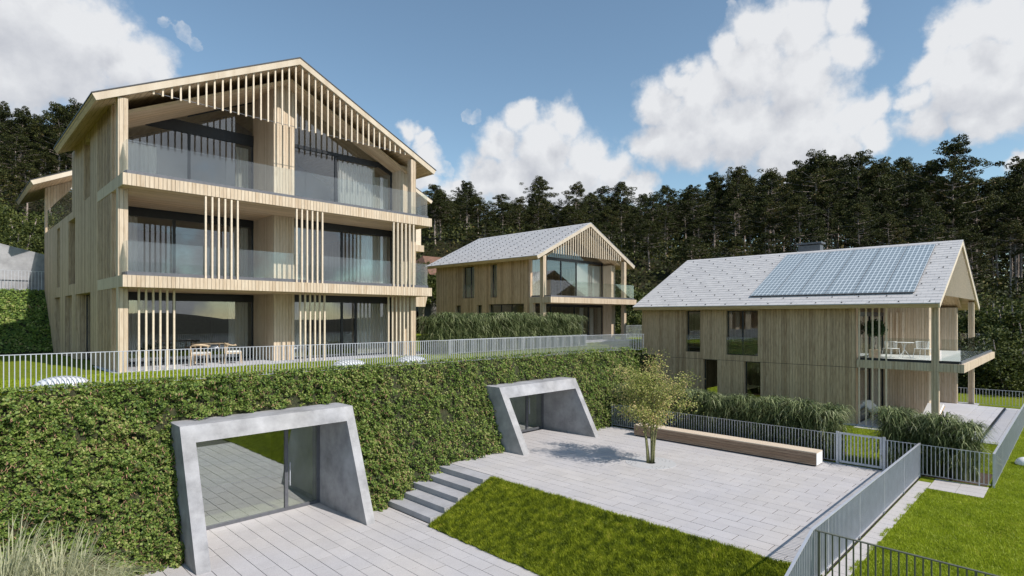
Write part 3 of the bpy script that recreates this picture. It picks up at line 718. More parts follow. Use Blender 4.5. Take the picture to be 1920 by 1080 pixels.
# garden terrace of the solar house
b = MB(); gt = struct('garden_terrace', MB().box(29.0, 40.9, 1.85, 7.2, ZP - .1, ZP + .0), MJOINT)
b = MB()
for i in range(24):
    for j in range(13):
        b.box(29.02 + i * .495, 29.50 + i * .495, 1.87 + j * .41, 2.27 + j * .41, ZP, ZP + .012)
o = part('paving_slabs', b, MTERR, gt); o['kind'] = 'stuff'
part('slot_drain', MB().box(29.1, 40.8, 2.76, 2.86, ZP + .0125, ZP + .016), MFR, gt)
# path on the upper lawn right of the tall house
b = MB().box(15.4, 24.5, 20.9, 22.6, -.05, .006); struct('garden_path', b, MTERR)

# ------------------------------------------------------------------ houses
def wall_x(x0, x1, y0, y1, z0, z1, holes, topf=None):
    """wall lying in a plane x=const with rectangular openings (y0,y1,z0,z1)"""
    b = MB(); ys = sorted(set([y0, y1] + [q for h in holes for q in h[:2] if y0 < q < y1])); zs = sorted(set([z0, z1] + [q for h in holes for q in h[2:4] if z0 < q < z1]))
    for i in range(len(ys) - 1):
        run = None
        for j in range(len(zs) - 1):
            ym, zm = (ys[i] + ys[i + 1]) / 2, (zs[j] + zs[j + 1]) / 2
            if any(h[0] < ym < h[1] and h[2] < zm < h[3] for h in holes):
                if run is not None: b.box(x0, x1, ys[i], ys[i + 1], run, zs[j]); run = None
            elif run is None: run = zs[j]
        if run is not None: b.box(x0, x1, ys[i], ys[i + 1], run, zs[-1])
    return b

def side_window(root, x, y0, y1, z0, z1, depth=.26, mull=(), rail=False, sill=False):
    b = MB(); f = .05; xx = x + depth
    b.box(xx, xx + .06, y0, y1, z0, z0 + f); b.box(xx, xx + .06, y0, y1, z1 - f, z1); b.box(xx, xx + .06, y0, y0 + f, z0 + f, z1 - f); b.box(xx, xx + .06, y1 - f, y1, z0 + f, z1 - f)
    for m_ in mull: b.box(xx - .004, xx + .056, m_ - .04, m_ + .04, z0 + f, z1 - f)
    w = part('window', b, MFR, root)
    part('pane', MB().box(xx + .02, xx + .026, y0 + f, y1 - f, z0 + f, z1 - f), MGL, w)
    if rail: part('guard_glass', MB().box(x + .03, x + .042, y0 + .01, y1 - .01, z0 + .02, z0 + .95), MGB, w)

def curtain(root, x0, x1, y, z0, z1, amp=.035, per=.13):
    n = max(8, int((x1 - x0) / per * 8)); b = MB(); ph = random.random() * 6
    for i in range(n + 1):
        x = x0 + (x1 - x0) * i / n; q = amp * math.sin(2 * math.pi * (x - x0) / per + ph + .9 * math.sin(x * 3.1)) + .012 * math.sin(x * 23)
        b.v += [(x, y + q, z0), (x, y + q * .8, z1)]
    for i in range(n): b.f.append((2 * i, 2 * i + 2, 2 * i + 3, 2 * i + 1))
    part('curtain', b, MCUR, root, smooth=True)

SLATM = {}
def slat(root, x, y, z0, z1, w=.052, d=.07, name='slat'):
    k = (round(z1 - z0, 3), w, d)
    if k not in SLATM:
        b = MB().box(-w / 2, w / 2, -d / 2, d / 2, 0, z1 - z0); me = bpy.data.meshes.new('slat'); me.from_pydata(b.v, [], b.f); me.update(); me.materials.append(MS); SLATM[k] = me
    return inst(name, SLATM[k], (x, y, z0), root)

PITCH = .483
def roof(root, xl, xr, ze, y0, y1, cover, th=.25, name='roof', rake=True):
    """gable roof: ze = top of eave, returns height function of the underside"""
    xm = (xl + xr) / 2; zr = ze + PITCH * (xm - xl); c = .035
    b = MB()
    b.prism([(xl, ze - c), (xm, zr - c), (xm, zr - th), (xl + .10, ze - th + PITCH * .10)], 'Y', y0 + .06, y1)
    b.prism([(xm, zr - c), (xr, ze - c), (xr - .10, ze - th + PITCH * .10), (xm, zr - th)], 'Y', y0 + .06, y1)
    rf = part(name, b, MY, root)
    if rake:
        for s in (0, 1):
            a = xl if s == 0 else xr; d = .10 if s == 0 else -.10
            part('rake_board', MB().prism([(a, ze - c), (xm, zr - c), (xm, zr - th - .01), (a + d, ze - th - .01 + PITCH * .10)], 'Y', y0, y0 + .058), MRK, rf)
    # covering, lapped rows
    b = MB(); L = xm - xl
    if cover == 'dark':
        b.prism([(xl - .02, ze - c), (xl - .02, ze), (xm, zr + .01), (xr + .02, ze), (xr + .02, ze - c), (xm, zr - c + .001)], 'Y', y0 - .015, y1 + .02)
        part('roof_covering', b, MROOFD, rf)
    else:
        rows = int(L / .27); dx = L / rows
        for s in (1, -1):
            a = xl if s > 0 else xr
            for i in range(rows):
                p0 = a + s * dx * i; p1 = a + s * dx * (i + 1); z0 = ze + PITCH * dx * i; z1 = ze + PITCH * dx * (i + 1)
                b.prism([(p0 - s * .012, z0 - c + .002), (p0 - s * .012, z0 + .005), (p1, z1 - .003), (p1, z1 - c + .002)][::(1 if s > 0 else -1)], 'Y', y0 - .012, y1 + .012)
        part('roof_covering', b, MROOFG, rf)
        g_ = MB()
        gs = cover[3]; rr = int(L / gs)
        for i in range(rr):
            xx = xl + .12 + i * gs; zz = ze + PITCH * (xx - xl); sp = cover[1]
            k = 0; yy = y0 + .35 + (sp / 2 if i % 2 else 0) * cover[2]
            while yy < y1 - .2: g_.box(xx - .025, xx + .02, yy - .022, yy + .022, zz + .004, zz + .045); yy += sp
        o = part('snow_guards', g_, MFR, rf); o['kind'] = 'stuff'
    return (lambda x: ze - th + PITCH * (min(x, xr + xl - x) - xl)), zr, rf

def gable_slats(root, xs, y, zb, under):
    for x in xs:
        zt = under(x) + .004
        if zt - zb > .08: slat(root, x, y, zb, zt, .05, .055, 'gable_slat')
    part('slat_rod', MB().box(min(xs) - .1, max(xs) + .1, y + .03, y + .042, zb + .06, zb + .075), MGS, root)

def front_bay(root, x0, x1, y, z0, z1, mulls, head=.30, gable=None, fin=.06):
    """glazed bay in the plane y: header, frame, mullions, panes"""
    part('header', MB().box(x0, x1, y - .05, y + .1, z1 - head, z1), MFR, root)
    b = MB(); zt = z1 - head; b.box(x0, x1, y - .03, y + .05, z0, z0 + .07); b.box(x0, x0 + fin, y - .03, y + .05, z0 + .07, zt); b.box(x1 - fin, x1, y - .03, y + .05, z0 + .07, zt)
    w = part('glazed_bay', b, MFR, root)
    xs = [x0 + fin] + list(mulls) + [x1 - fin]
    for m_ in mulls: part('mullion', MB().box(m_ - .045, m_ + .045, y - .035, y + .045, z0 + .07, zt), MFR, w)
    for i in range(len(xs) - 1):
        part('pane', MB().box(xs[i] + (.045 if i else 0), xs[i + 1] - (.045 if i < len(xs) - 2 else 0), y, y + .006, z0 + .07, zt), MGL, w)
    if gable:   # trapezoid transom following the ceiling
        pts = [(x0, z1), (x1, z1)] + [(x, gable(x)) for x in (np.linspace(x1, x0, 9))]
        part('transom_glass', MB().prism([(a, max(c, z1 + .001)) for a, c in pts], 'Y', y, y + .006), MGL, w)
        n = 8
        for i in range(n):
            xa, xb = x0 + (x1 - x0) * i / n, x0 + (x1 - x0) * (i + 1) / n; za, zb2 = gable(xa), gable(xb)
            if za > z1 and zb2 > z1: part('head_trim', MB().prism([(xa, za), (xb, zb2), (xb, zb2 - .05), (xa, za - .05)], 'Y', y - .03, y + .05), MFR, w)
    return w

def balcony(root, x0, x1, yf, yb, zt, label=None, glz=1.0, th=.35, side=(True, True), ysideL=None, ysideR=None, dark=MGS, floor=MTERR):
    s = part('balcony_slab', MB().box(x0, x1, yf, yb, zt - th, zt), MV, root)
    # soffit boards
    part('soffit', MB().box(x0 + .06, x1 - .06, yf + .06, yb - .02, zt - th - .012, zt - th - .002), MX, s)
    part('upstand', MB().box(x0 + .12, x1 - .12, yf + .10, yf + .16, zt, zt + .11), dark, s)
    part('deck', MB().box(x0 + .12, x1 - .12, yf + .16, yb - .02, zt, zt + .03), floor, s)
    n = 4; w = (x1 - x0 - .28) / n
    for i in range(n): part('glass_panel', MB().box(x0 + .14 + i * w + .006, x0 + .14 + (i + 1) * w - .006, yf + .13, yf + .142, zt + .05, zt + .11 + glz - .08), MGB, s)
    for q, ye in ((0, ysideL), (1, ysideR)):
        if ye is None: continue
        x = x0 + .13 if q == 0 else x1 - .14
        part('glass_panel', MB().box(x, x + .012, yf + .145, ye, zt + .05, zt + .11 + glz - .08), MGB, s)
        part('upstand', MB().box(x - .03, x + .05, yf + .16, ye, zt + .031, zt + .11), dark, s)
    return s

# ---- tall house
H1 = empty('tall_timber_house', (9.4, 20, 0), 'large three storey timber house with glass balconies, left above the ivy bank', 'house')
x0, x1, yf = 3.77, 15.0, 19.82
und, zr, rf = roof(H1, 3.13, 15.67, 8.25, 20.4, 28.3, 'dark')
Z = [(0, 2.57), (2.92, 5.57), (5.92, 8.2)]
holesL = [(28.1, 29.75, 3.0, 5.62), (32.2, 33.05, 3.0, 5.67), (32.2, 33.9, .0, 2.56), (28.9, 30.6, 0, 2.56), (24.9, 28.0, 0, 2.56)]
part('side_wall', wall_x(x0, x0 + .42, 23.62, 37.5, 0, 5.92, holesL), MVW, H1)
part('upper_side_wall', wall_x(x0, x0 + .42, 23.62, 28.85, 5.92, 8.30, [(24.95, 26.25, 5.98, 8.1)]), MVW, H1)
for w in ((28.1, 29.75, 3.0, 5.62), (32.2, 33.05, 3.0, 5.67), (32.2, 33.9, .02, 2.56), (28.9, 30.6, .02, 2.56), (24.9, 28.0, .02, 2.56), (24.95, 26.25, 5.98, 8.1)):
    side_window(H1, x0, *w, depth=.34, mull=(26.0,) if w[0] == 24.9 else ())
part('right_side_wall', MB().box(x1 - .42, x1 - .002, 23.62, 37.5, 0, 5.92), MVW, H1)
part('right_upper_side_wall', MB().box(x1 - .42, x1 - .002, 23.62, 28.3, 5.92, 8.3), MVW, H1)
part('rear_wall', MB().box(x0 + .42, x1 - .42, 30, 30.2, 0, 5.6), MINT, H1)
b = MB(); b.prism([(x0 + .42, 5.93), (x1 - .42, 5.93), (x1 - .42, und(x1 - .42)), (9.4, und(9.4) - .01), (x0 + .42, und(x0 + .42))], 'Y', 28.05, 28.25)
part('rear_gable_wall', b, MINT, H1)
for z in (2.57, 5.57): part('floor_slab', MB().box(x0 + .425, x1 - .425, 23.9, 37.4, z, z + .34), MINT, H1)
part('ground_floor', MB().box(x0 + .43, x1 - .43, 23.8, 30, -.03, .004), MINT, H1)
for z in (2.92, 5.92):
    balcony(H1, x0, x1 + .005, yf, 23.6, z, ysideL=21.3, ysideR=21.3)
# screens left, return boxes right, columns, pier
for (a, c) in Z:
    c2 = c if c < 8 else und(3.95) - .02
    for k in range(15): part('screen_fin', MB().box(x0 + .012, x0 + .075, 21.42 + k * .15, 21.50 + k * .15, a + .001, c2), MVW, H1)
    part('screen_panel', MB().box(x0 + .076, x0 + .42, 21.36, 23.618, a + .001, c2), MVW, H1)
    c3 = c if c < 8 else und(14.8) - .02
    part('return_wall', MB().box(14.42, 14.85, 21.30, 23.618, a + .001, c3), MV, H1)
    for cx in (3.775, 14.375):
        t = c if c < 8 else und(cx + (0 if cx < 9 else .26)) + .0
        part('column', MB().box(cx, cx + .262, 20.47, 20.73, a, t), MV, H1)
for (a, c) in Z[:2]: part('pier', MB().box(8.97, 9.79, 21.74, 23.85, a, c), MV, H1)
ceil = lambda x: und(x) - .42
part('pier', MB().prism([(8.97, 5.921), (9.79, 5.921), (9.79, ceil(9.79)), (9.4, ceil(9.4)), (8.97, ceil(8.97))], 'Y', 21.74, 23.85), MV, H1)
# lowered ceiling of the loggia
b = MB(); T = .10
b.prism([(4.1, ceil(4.1) + T), (9.4, ceil(9.4) + T), (9.4, ceil(9.4)), (4.1, ceil(4.1))], 'Y', 21.15, 24.4)
b.prism([(9.4, ceil(9.4) + T), (14.7, ceil(4.1) + T), (14.7, ceil(4.1)), (9.4, ceil(9.4))], 'Y', 21.15, 24.4)
part('loggia_ceiling', b, MX, H1)
front_bay(H1, 4.19, 8.97, 23.75, 0.004, 2.57, [6.12]); front_bay(H1, 9.79, 14.42, 22.02, 0.004, 2.57, [11.95, 12.6])
front_bay(H1, 4.19, 8.97, 23.75, 2.951, 5.57, [6.12]); front_bay(H1, 9.79, 14.42, 22.02, 2.951, 5.57, [11.95])
front_bay(H1, 4.19, 8.97, 23.75, 5.951, 9.0, [6.62], head=.42, gable=ceil); 
def rbay():
    # right upper bay: low edge follows the ceiling
    y = 22.02; X0, X1 = 9.79, 14.42; zh = 8.52
    xk = 3.13 + (zh - (8.25 - .25 - .42)) / PITCH; xk = 15.67 + 3.13 - xk          # where the ceiling meets the header height
    part('header', MB().prism([(X0, zh - .13), (X0, zh + .0), (xk, zh), (X1, ceil(X1) + .03), (X1, ceil(X1) - .12), (xk - .1, zh - .13)], 'Y', y - .05, y + .1), MFR, H1)
    part('header', MB().prism([(11.6, zh - .25), (12.0, zh + .001), (xk, zh + .001), (xk - .1, zh - .25)], 'Y', y - .06, y - .052), MFR, H1)
    b = MB(); b.box(X0, X1, y - .03, y + .05, 5.951, 6.02); b.box(X0, X0 + .05, y - .03, y + .05, 6.02, zh - .13); b.box(X1 - .06, X1, y - .03, y + .05, 6.02, ceil(X1) - .12)
    w = part('glazed_bay', b, MFR, H1)
    part('mullion', MB().box(11.62, 11.72, y - .035, y + .045, 6.02, zh - .13), MFR, w)
    part('pane', MB().box(X0 + .05, 11.62, y, y + .006, 6.02, zh - .13), MGL, w)
    part('pane', MB().prism([(11.72, 6.02), (X1 - .06, 6.02), (X1 - .06, ceil(X1) - .11), (xk - .1, zh - .131), (11.72, zh - .131)], 'Y', y, y + .006), MGL, w)
    part('transom_glass', MB().prism([(X0, zh + .002), (xk, zh + .002), (X0, ceil(X0))], 'Y', y, y + .006), MGL, w)
    curtain(H1, 11.9, 14.3, y + .16, 6.0, 7.9)
    curtain(H1, 11.9, 13.6, y + .165, 7.9, 8.3)
rbay()
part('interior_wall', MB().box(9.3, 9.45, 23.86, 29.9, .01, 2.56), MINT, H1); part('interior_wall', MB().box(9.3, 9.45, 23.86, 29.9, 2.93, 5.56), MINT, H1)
for (a, c) in ((.03, 2.26), (2.97, 5.27)):
    curtain(H1, 4.4, 5.0, 23.95, a, c); curtain(H1, 8.1, 8.85, 23.95, a, c); curtain(H1, 12.75, 14.3, 22.2, a, c); curtain(H1, 9.9, 10.5, 22.2, a, c)
curtain(H1, 4.4, 5.6, 23.95, 5.98, 7.9); curtain(H1, 8.35, 8.85, 23.95, 5.98, 8.5)
for g_ in ((6.02, .196), (9.02, .196), (13.10, .196)):
    for k in range(6): slat(H1, g_[0] + k * g_[1], yf + .055, 2.905, 5.56)
for g_ in ((4.33, .193), (9.47, .193), (13.3, .193)):
    for k in range(6): slat(H1, g_[0] + k * g_[1], 20.56, 0, 2.56)
gable_slats(H1, [4.71 + .2535 * k for k in range(38)], 20.50, 8.64, und)
part('terrace', MB().box(x0 - .1, x1 + .4, 20.42, 23.7, -.15, .003), MTERR, H1)
# rear part with its own gable roof and roof terrace
und2, z2, rf2 = roof(H1, 3.0, 15.5, 8.12, 34.9, 42, 'dark')
part('rear_unit_wall', MB().prism([(x0, 5.95), (x1, 5.95), (x1, und2(x1) - .02), (9.25, und2(9.25) - .02), (x0, und2(x0) - .02)], 'Y', 37.2, 37.5), MV, H1)
part('rear_terrace_slab', MB().box(x0 + .425, x1 - .43, 28.9, 37.19, 5.925, 5.98), MTERR, H1)
part('glass_panel', MB().box(x0 + .05, x0 + .062, 28.9, 36.9, 5.93, 7.0), MGB, H1)

# ---- house stepping up behind, right
H2 = empty('rear_timber_house', (19, 32, 0), 'timber house end showing behind the right corner of the tall house', 'house')
und3, z3, _ = roof(H2, 13.2, 22.1, 9.06, 29.1, 37, 'dark')
part('wall', MB().box(15.9, 21.25, 30.2, 36.8, 0, 8.8), MV, H2)
part('parapet', MB().prism([(15.9, 2.30), (21.55, 2.30), (21.85, 3.42), (15.9, 3.42)], 'Y', 29.15, 29.6), MV, H2)
part('balcony_slab', MB().box(15.9, 21.5, 29.2, 30.2, 5.75, 6.15), MV, H2)
part('upper_parapet', MB().box(15.9, 21.3, 29.25, 29.35, 6.15, 7.2), MS, H2)
part('glass_panel', MB().box(15.9, 21.4, 29.22, 29.235, 7.2, 7.75), MGB, H2)

# ---- middle house
H3 = empty('middle_timber_house', (30.6, 23, 0), 'timber house with plain grey gable roof in the middle distance, behind a grass hedge', 'house')
x0, x1, yf = 25.93, 35.3, 22.5
und, zr, rf = roof(H3, 25.3, 35.95, 5.38, 23.05, 34.2, ('grey', 1.02, 0, .30))
holes = [(29.45, 30.7, 2.95, 5.15), (27.2, 27.8, 2.95, 5.15), (30.9, 31.5, 0.3, 2.46), (28.7, 29.2, .3, 2.46), (24.75, 28.0, 0.05, 2.50)]
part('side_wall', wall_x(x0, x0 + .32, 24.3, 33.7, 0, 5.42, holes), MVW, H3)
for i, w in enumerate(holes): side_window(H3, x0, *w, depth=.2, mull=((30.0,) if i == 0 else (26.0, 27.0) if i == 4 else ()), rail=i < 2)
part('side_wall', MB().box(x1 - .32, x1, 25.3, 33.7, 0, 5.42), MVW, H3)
part('rear_wall', MB().prism([(x0 + .33, 0), (x1 - .33, 0), (x1 - .33, und(x1 - .3)), (30.6, und(30.6) - .02), (x0 + .33, und(x0 + .3))], 'Y', 33.4, 33.6), MINTG, H3)
part('floor_slab', MB().box(x0 + .33, x1 - .33, 25.1, 33.3, 2.57, 2.9), MINT, H3)
balcony(H3, x0, x1, yf, 24.29, 2.88, ysideL=24.2, ysideR=24.2, floor=MBALC)
part('balcony_floor', MB().box(x0 + .33, x1 - .33, 24.3, 25.09, 2.55, 2.9), MBALC, H3)
for cx in (x0 + .02, x1 - .62):
    for (a, c) in ((0, 2.53), (2.88, und(cx + (.0 if cx < 30 else .26)))): part('column', MB().box(cx, cx + .26, 23.12, 23.40, a, c), MV, H3)
part('column', MB().box(x0 + .02, x0 + .28, 24.02, 24.28, 0, 2.53), MV, H3)
ceil3 = lambda x: und(x) - .35
for (a, c) in ((0, 2.53), (2.9, ceil3(x1 - .6))): part('return_wall', MB().box(x1 - 1.02, x1 - .55, 23.95, 25.2, a, c), MV, H3)
b = MB(); xm = (25.3 + 35.95) / 2
b.prism([(x0 + .3, ceil3(x0 + .3) + .1), (xm, ceil3(xm) + .1), (xm, ceil3(xm)), (x0 + .3, ceil3(x0 + .3))], 'Y', 23.5, 25.0)
b.prism([(xm, ceil3(xm) + .1), (x1 - .6, ceil3(x1 - .6) + .1), (x1 - .6, ceil3(x1 - .6)), (xm, ceil3(xm))], 'Y', 23.5, 25.0)
part('loggia_ceiling', b, MX, H3)
X1b = x1 - 1.02; ymb = 24.75; zh = 5.62
front_bay(H3, x0 + .33, X1b, ymb, 2.93, zh - .0, [28.05, 29.55, 31.2], head=.18, gable=None)
part('transom_glass', MB().prism([(27.0, zh + .001), (xm * 2 - 27.0, zh + .001), (xm, ceil3(xm))], 'Y', ymb, ymb + .006), MGL, H3)
curtain(H3, x0 + .4, 27.95, ymb + .15, 2.95, 5.4); curtain(H3, 31.3, 34.1, ymb + .15, 2.95, 5.35)
front_bay(H3, x0 + .33, X1b, ymb, 0.01, 2.53, [28.5, 31.0, 32.6], head=.2); curtain(H3, 32.0, 32.4, ymb + .3, .03, 2.3); curtain(H3, 33.2, 33.6, ymb + .3, .03, 2.3)
gable_slats(H3, [x0 + .95 + .2435 * k for k in range(31)], 23.12, 5.62, und)
part('terrace', MB().box(x0 - .1, x1 + .3, 22.6, 25.05, -.05, .004), MTERR, H3)

# ---- solar house
H4 = empty('solar_timber_house', (35.8, 8, ZP), 'two storey timber house on the right with six solar panels on its grey roof', 'house')
x0, x1, yf = 29.8, 41.9, 3.33; zt = -.3
und, zr, rf = roof(H4, 29.1, 42.55, 2.26, 4.05, 18.8, ('grey', 1.10, 1, .56))
holes = [(14.9, 15.75, -.29, 2.0), (11.73, 13.43, -.36, 2.0), (13.9, 14.73, ZP + .4, -.68), (11.6, 12.45, ZP + .2, -.68)]
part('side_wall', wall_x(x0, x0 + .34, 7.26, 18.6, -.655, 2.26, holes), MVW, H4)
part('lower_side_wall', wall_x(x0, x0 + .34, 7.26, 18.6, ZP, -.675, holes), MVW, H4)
part('shadow_joint', MB().box(x0 + .02, x0 + .3, 7.27, 18.58, -.674, -.656), MFR, H4)
for i, w in enumerate(holes): side_window(H4, x0, *w, depth=.2, mull=((12.6,) if i == 1 else ()), rail=i < 2)
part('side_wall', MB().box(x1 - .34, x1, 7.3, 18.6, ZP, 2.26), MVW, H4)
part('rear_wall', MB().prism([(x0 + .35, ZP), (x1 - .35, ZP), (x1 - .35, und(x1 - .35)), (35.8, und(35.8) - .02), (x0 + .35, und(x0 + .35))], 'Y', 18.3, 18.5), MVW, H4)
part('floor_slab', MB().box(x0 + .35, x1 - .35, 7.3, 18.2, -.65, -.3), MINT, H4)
s_ = balcony(H4, x0, x1, yf, 7.25, zt, ysideL=4.1, ysideR=7.2, floor=MBALC)
s_.data.transform(Matrix()) 
part('glass_panel', MB().box(x0 + .13, x0 + .142, 4.5, 7.2, zt + .05, zt + 1.03), MGB, H4)
part('upstand', MB().box(x0 + .06, x0 + .11, 3.5, 7.2, zt + .001, zt + .11), MFR, H4)
for cx in (x0 + .005, x1 - .62):
    for (a, c) in ((ZP, zt - .36), (zt, und(cx + (.0 if cx < 36 else .26)) + .0)): part('column', MB().box(cx, cx + .26, 4.18, 4.44, a, c), MV, H4)
ceil4 = lambda x: und(x) - .42; xm = 35.825
part('pier', MB().box(35.0, 35.82, 5.30, 7.25, ZP, zt - .36), MV, H4)
part('pier', MB().prism([(35.0, zt + .03), (35.82, zt + .03), (35.82, ceil4(35.8)), (35.0, ceil4(35.0))], 'Y', 5.30, 7.25), MV, H4)
for (a, c) in ((ZP, zt - .36), (zt + .03, ceil4(x1 - .6))): part('return_wall', MB().box(x1 - 1.02, x1 - .6, 4.9, 7.25, a, c), MV, H4)
b = MB(); b.prism([(x0 + .35, ceil4(x0 + .35) + .1), (xm, ceil4(xm) + .1), (xm, ceil4(xm)), (x0 + .35, ceil4(x0 + .35))], 'Y', 4.75, 7.6)
b.prism([(xm, ceil4(xm) + .1), (x1 - .5, ceil4(x1 - .5) + .1), (x1 - .5, ceil4(x1 - .5)), (xm, ceil4(xm))], 'Y', 4.75, 7.6); part('loggia_ceiling', b, MX, H4)
for (a, c) in ((ZP, zt - .36), (zt + .03, 1.9)):
    front_bay(H4, x0 + .35, 35.0, 7.3, a, c, [32.4], head=.2); front_bay(H4, 35.82, x1 - 1.02, 6.0, a, c, [38.3], head=.2)
    curtain(H4, x0 + .4, 31.2, 7.5, a + .03, c - .25); curtain(H4, 34.2, 34.9, 7.5, a + .03, c - .25)
for yy in (7.14, 6.87, 6.61, 6.35, 6.08):
    slat(H4, x0 + .035, yy, zt - .005, und(x0) + .02, .06, .055); slat(H4, x0 + .035, yy, ZP, zt - .352, .06, .055)
for yy in (8.1, 7.84, 7.58):
    slat(H4, 34.9, yy - 1.2, zt + .03, 1.9, .06, .055)
gable_slats(H4, [x0 + .95 + .2535 * k for k in range(41)], 4.15, 2.62, und)
part('terrace_step', MB().box(x0 + .0, x1, 4.0, 7.25, ZP - .05, ZP + .02), MTERR, H4)
part('plinth', MB().box(x0 - .35, x0 - .002, 7.26, 18.6, ZP - .05, ZP + .03), MTERR, H4)
def roofbox(xa, xb, ya, yb, h0, h1):
    n = Vector((-PITCH, 0, 1)).normalized()
    def P(x, y, h): return (x + n.x * h, y, 2.26 + PITCH * (x - 29.1) + n.z * h)
    vs = [P(xa, ya, h0), P(xb, ya, h0), P(xb, yb, h0), P(xa, yb, h0), P(xa, ya, h1), P(xb, ya, h1), P(xb, yb, h1), P(xa, yb, h1)]
    return vs
FB = [(0, 3, 2, 1), (4, 5, 6, 7), (0, 1, 5, 4), (1, 2, 6, 5), (2, 3, 7, 6), (3, 0, 4, 7)]
for k in range(6):
    ya = 5.06 + k * 1.19; yb = ya + 1.178
    p_ = part('solar_panel', MB().add(roofbox(29.97, 35.28, ya, yb, .05, .09), FB), MGS, H4)
    part('cell_field', MB().add(roofbox(29.995, 35.255, ya + .012, yb - .012, .0905, .096), FB), MSOLAR, p_)
c_ = part('chimney', MB().box(36.3, 36.9, 10.7, 11.9, 4.9, 5.9), MGS, H4); part('chimney_cap', MB().box(36.2, 37.0, 10.6, 12.0, 5.96, 6.06), MGS, c_)
part('chimney_stand', MB().box(36.35, 36.85, 10.75, 11.85, 5.9, 5.96), MFR, c_)

# distant roof behind, left of the middle house
H5 = empty('distant_house', (47, 62, 5), 'small distant house with a reddish brown roof at the edge of the wood', 'house')
def dh():
    c = Vector((VX * 62 + RX * -7.6, VY * 62 + RY * -7.6, 0)); b = MB(); z = 5.9
    b.add([(c.x - 4, c.y - 3, z), (c.x + 4, c.y - 3, z), (c.x + 4, c.y + 3, z), (c.x - 4, c.y + 3, z), (c.x - 2.6, c.y, z + 2.2), (c.x + 2.6, c.y, z + 2.2)], [(0, 1, 5, 4), (1, 2, 5), (2, 3, 4, 5), (3, 0, 4), (0, 3, 2, 1)])
    part('roof', b, MBRW, H5); part('wall', MB().box(c.x - 3.5, c.x + 3.5, c.y - 2.6, c.y + 2.6, 0, z - .01), MINT, H5)
dh()
# retaining wall at the far left
o = part('retaining_wall', MB().prism([(-6, 2.9), (4.3, 2.9), (4.3, 4.8), (2.1, 5.35), (-6, 7.1)], 'Y', 38.2, 38.6), MCON); tagt(o, 'pale concrete retaining wall above the railing at the left edge, below the trees', 'wall')

# ------------------------------------------------------------------ objects
# bench
bn = empty('long_bench', (20.85, 9.6, ZP), 'very long brown timber block bench on the plaza in front of the railing', 'bench')
bx0, bx1, by0, by1 = 20.52, 21.12, 6.15, 13.2
part('base', MB().box(bx0 + .05, bx1 - .05, by0 + .05, by1 - .05, ZP, ZP + .05), MFR, bn)
for k in range(4): part('board', MB().box(bx0, bx0 + .04, by0 + .012, by1, ZP + .045 + k * .098, ZP + .138 + k * .098), MBENCH, bn)
part('core', MB().box(bx0 + .041, bx1, by0 + .012, by1, ZP + .045, ZP + .434), MBENCH, bn)
for k in range(5): part('top_board', MB().box(bx0 + k * .12, bx0 + .117 + k * .12, by0, by1, ZP + .437, ZP + .465), MBENT, bn)
part('end_panel', MB().box(bx0, bx1, by0, by0 + .011, ZP + .045, ZP + .436), MWHITE, bn)  # timber end face made white, its sunlit look put into the colour

# skylight domes
for i, (cx, cy, r_, lab) in enumerate(((2.1, 17.45, .54, 'opal skylight dome on the terrace lawn at the far left, behind the railing'),
                                       (9.75, 17.45, .54, 'opal skylight dome on the lawn in front of the central pier of the tall house'),
                                       (12.25, 17.4, .54, 'opal skylight dome on the lawn before the right corner of the tall house'))):
    d = empty('skylight_dome', (cx, cy, 0), lab, 'skylight', 'skylight domes on the terrace lawn')
    part('curb', MB().lathe([(r_ + .04, -.05), (r_ + .04, .05), (r_ - .02, .05)], cx, cy, 36), MFEN, d)
    part('dome', MB().lathe([((r_) * math.cos(t), .045 + .21 * math.sin(t)) for t in np.linspace(0, math.pi / 2 - .001, 9)], cx, cy, 36), MDOME, d, smooth=True)
d = part('white_dome', MB().lathe([(.28 * math.cos(t), ZP + .02 + .24 * math.sin(t)) for t in np.linspace(0, math.pi / 2 - .001, 8)], 25.75, 1.25, 28), MWHITE, smooth=True)  # plain white dome on the lawn
tagt(d, 'rounded white dome on the lower lawn, cut by the right edge of the picture', 'dome')

# wooden armchair and dining table on the terrace
MCH = simple('chair_beech', (0.55, 0.42, 0.28), 0.55, nscale=20); MCHS = simple('chair_cushion', (0.66, 0.64, 0.60), 0.9)
def wchair(x, y, rot, label):
    r = empty('wooden_armchair', (x, y, 0.004), label, 'chair', 'armchairs at the terrace table')
    base = Vector((x, y, .004)); Mx = Matrix.Rotation(rot, 3, 'Z')
    def tr(b): b.v = [tuple(base + Mx @ Vector(p)) for p in b.v]; return b
    for sx in (-1, 1):
        part('leg', tr(MB().tube([(sx * .27, -.26, 0), (sx * .24, -.21, .44)], [.014, .020])), MCH, r)
        part('leg', tr(MB().tube([(sx * .25, .30, 0), (sx * .24, .24, .40), (sx * .27, .20, .66)], [.014, .021, .016])), MCH, r)
    part('seat', tr(MB().box(-.25, .25, -.24, .23, .40, .46)), MCHS, r, bevel=.015)
    part('seat_rail', tr(MB().box(-.255, .255, -.245, .235, .365, .398)), MCH, r)
    pts = [(.29 * math.cos(t), .02 + .25 * math.sin(t) * (1 if math.sin(t) > 0 else .6), .665 + .05 * max(0, math.sin(t)) ** 2) for t in np.linspace(-.75, math.pi + .75, 18)]
    part('backrest', tr(MB().tube(pts, [.016] * 4 + [.022] + [.034] * 8 + [.022] + [.016] * 4, 8)), MCH, r, smooth=True)
wchair(6.35, 21.45, R(150), 'beech armchair at the terrace table, the left one, seen from behind')
wchair(7.45, 21.55, R(75), 'beech armchair at the right end of the terrace table, turned sideways')
t_ = empty('dining_table', (6.85, 22.05, 0), 'wooden dining table behind the armchairs on the ground floor terrace', 'table')
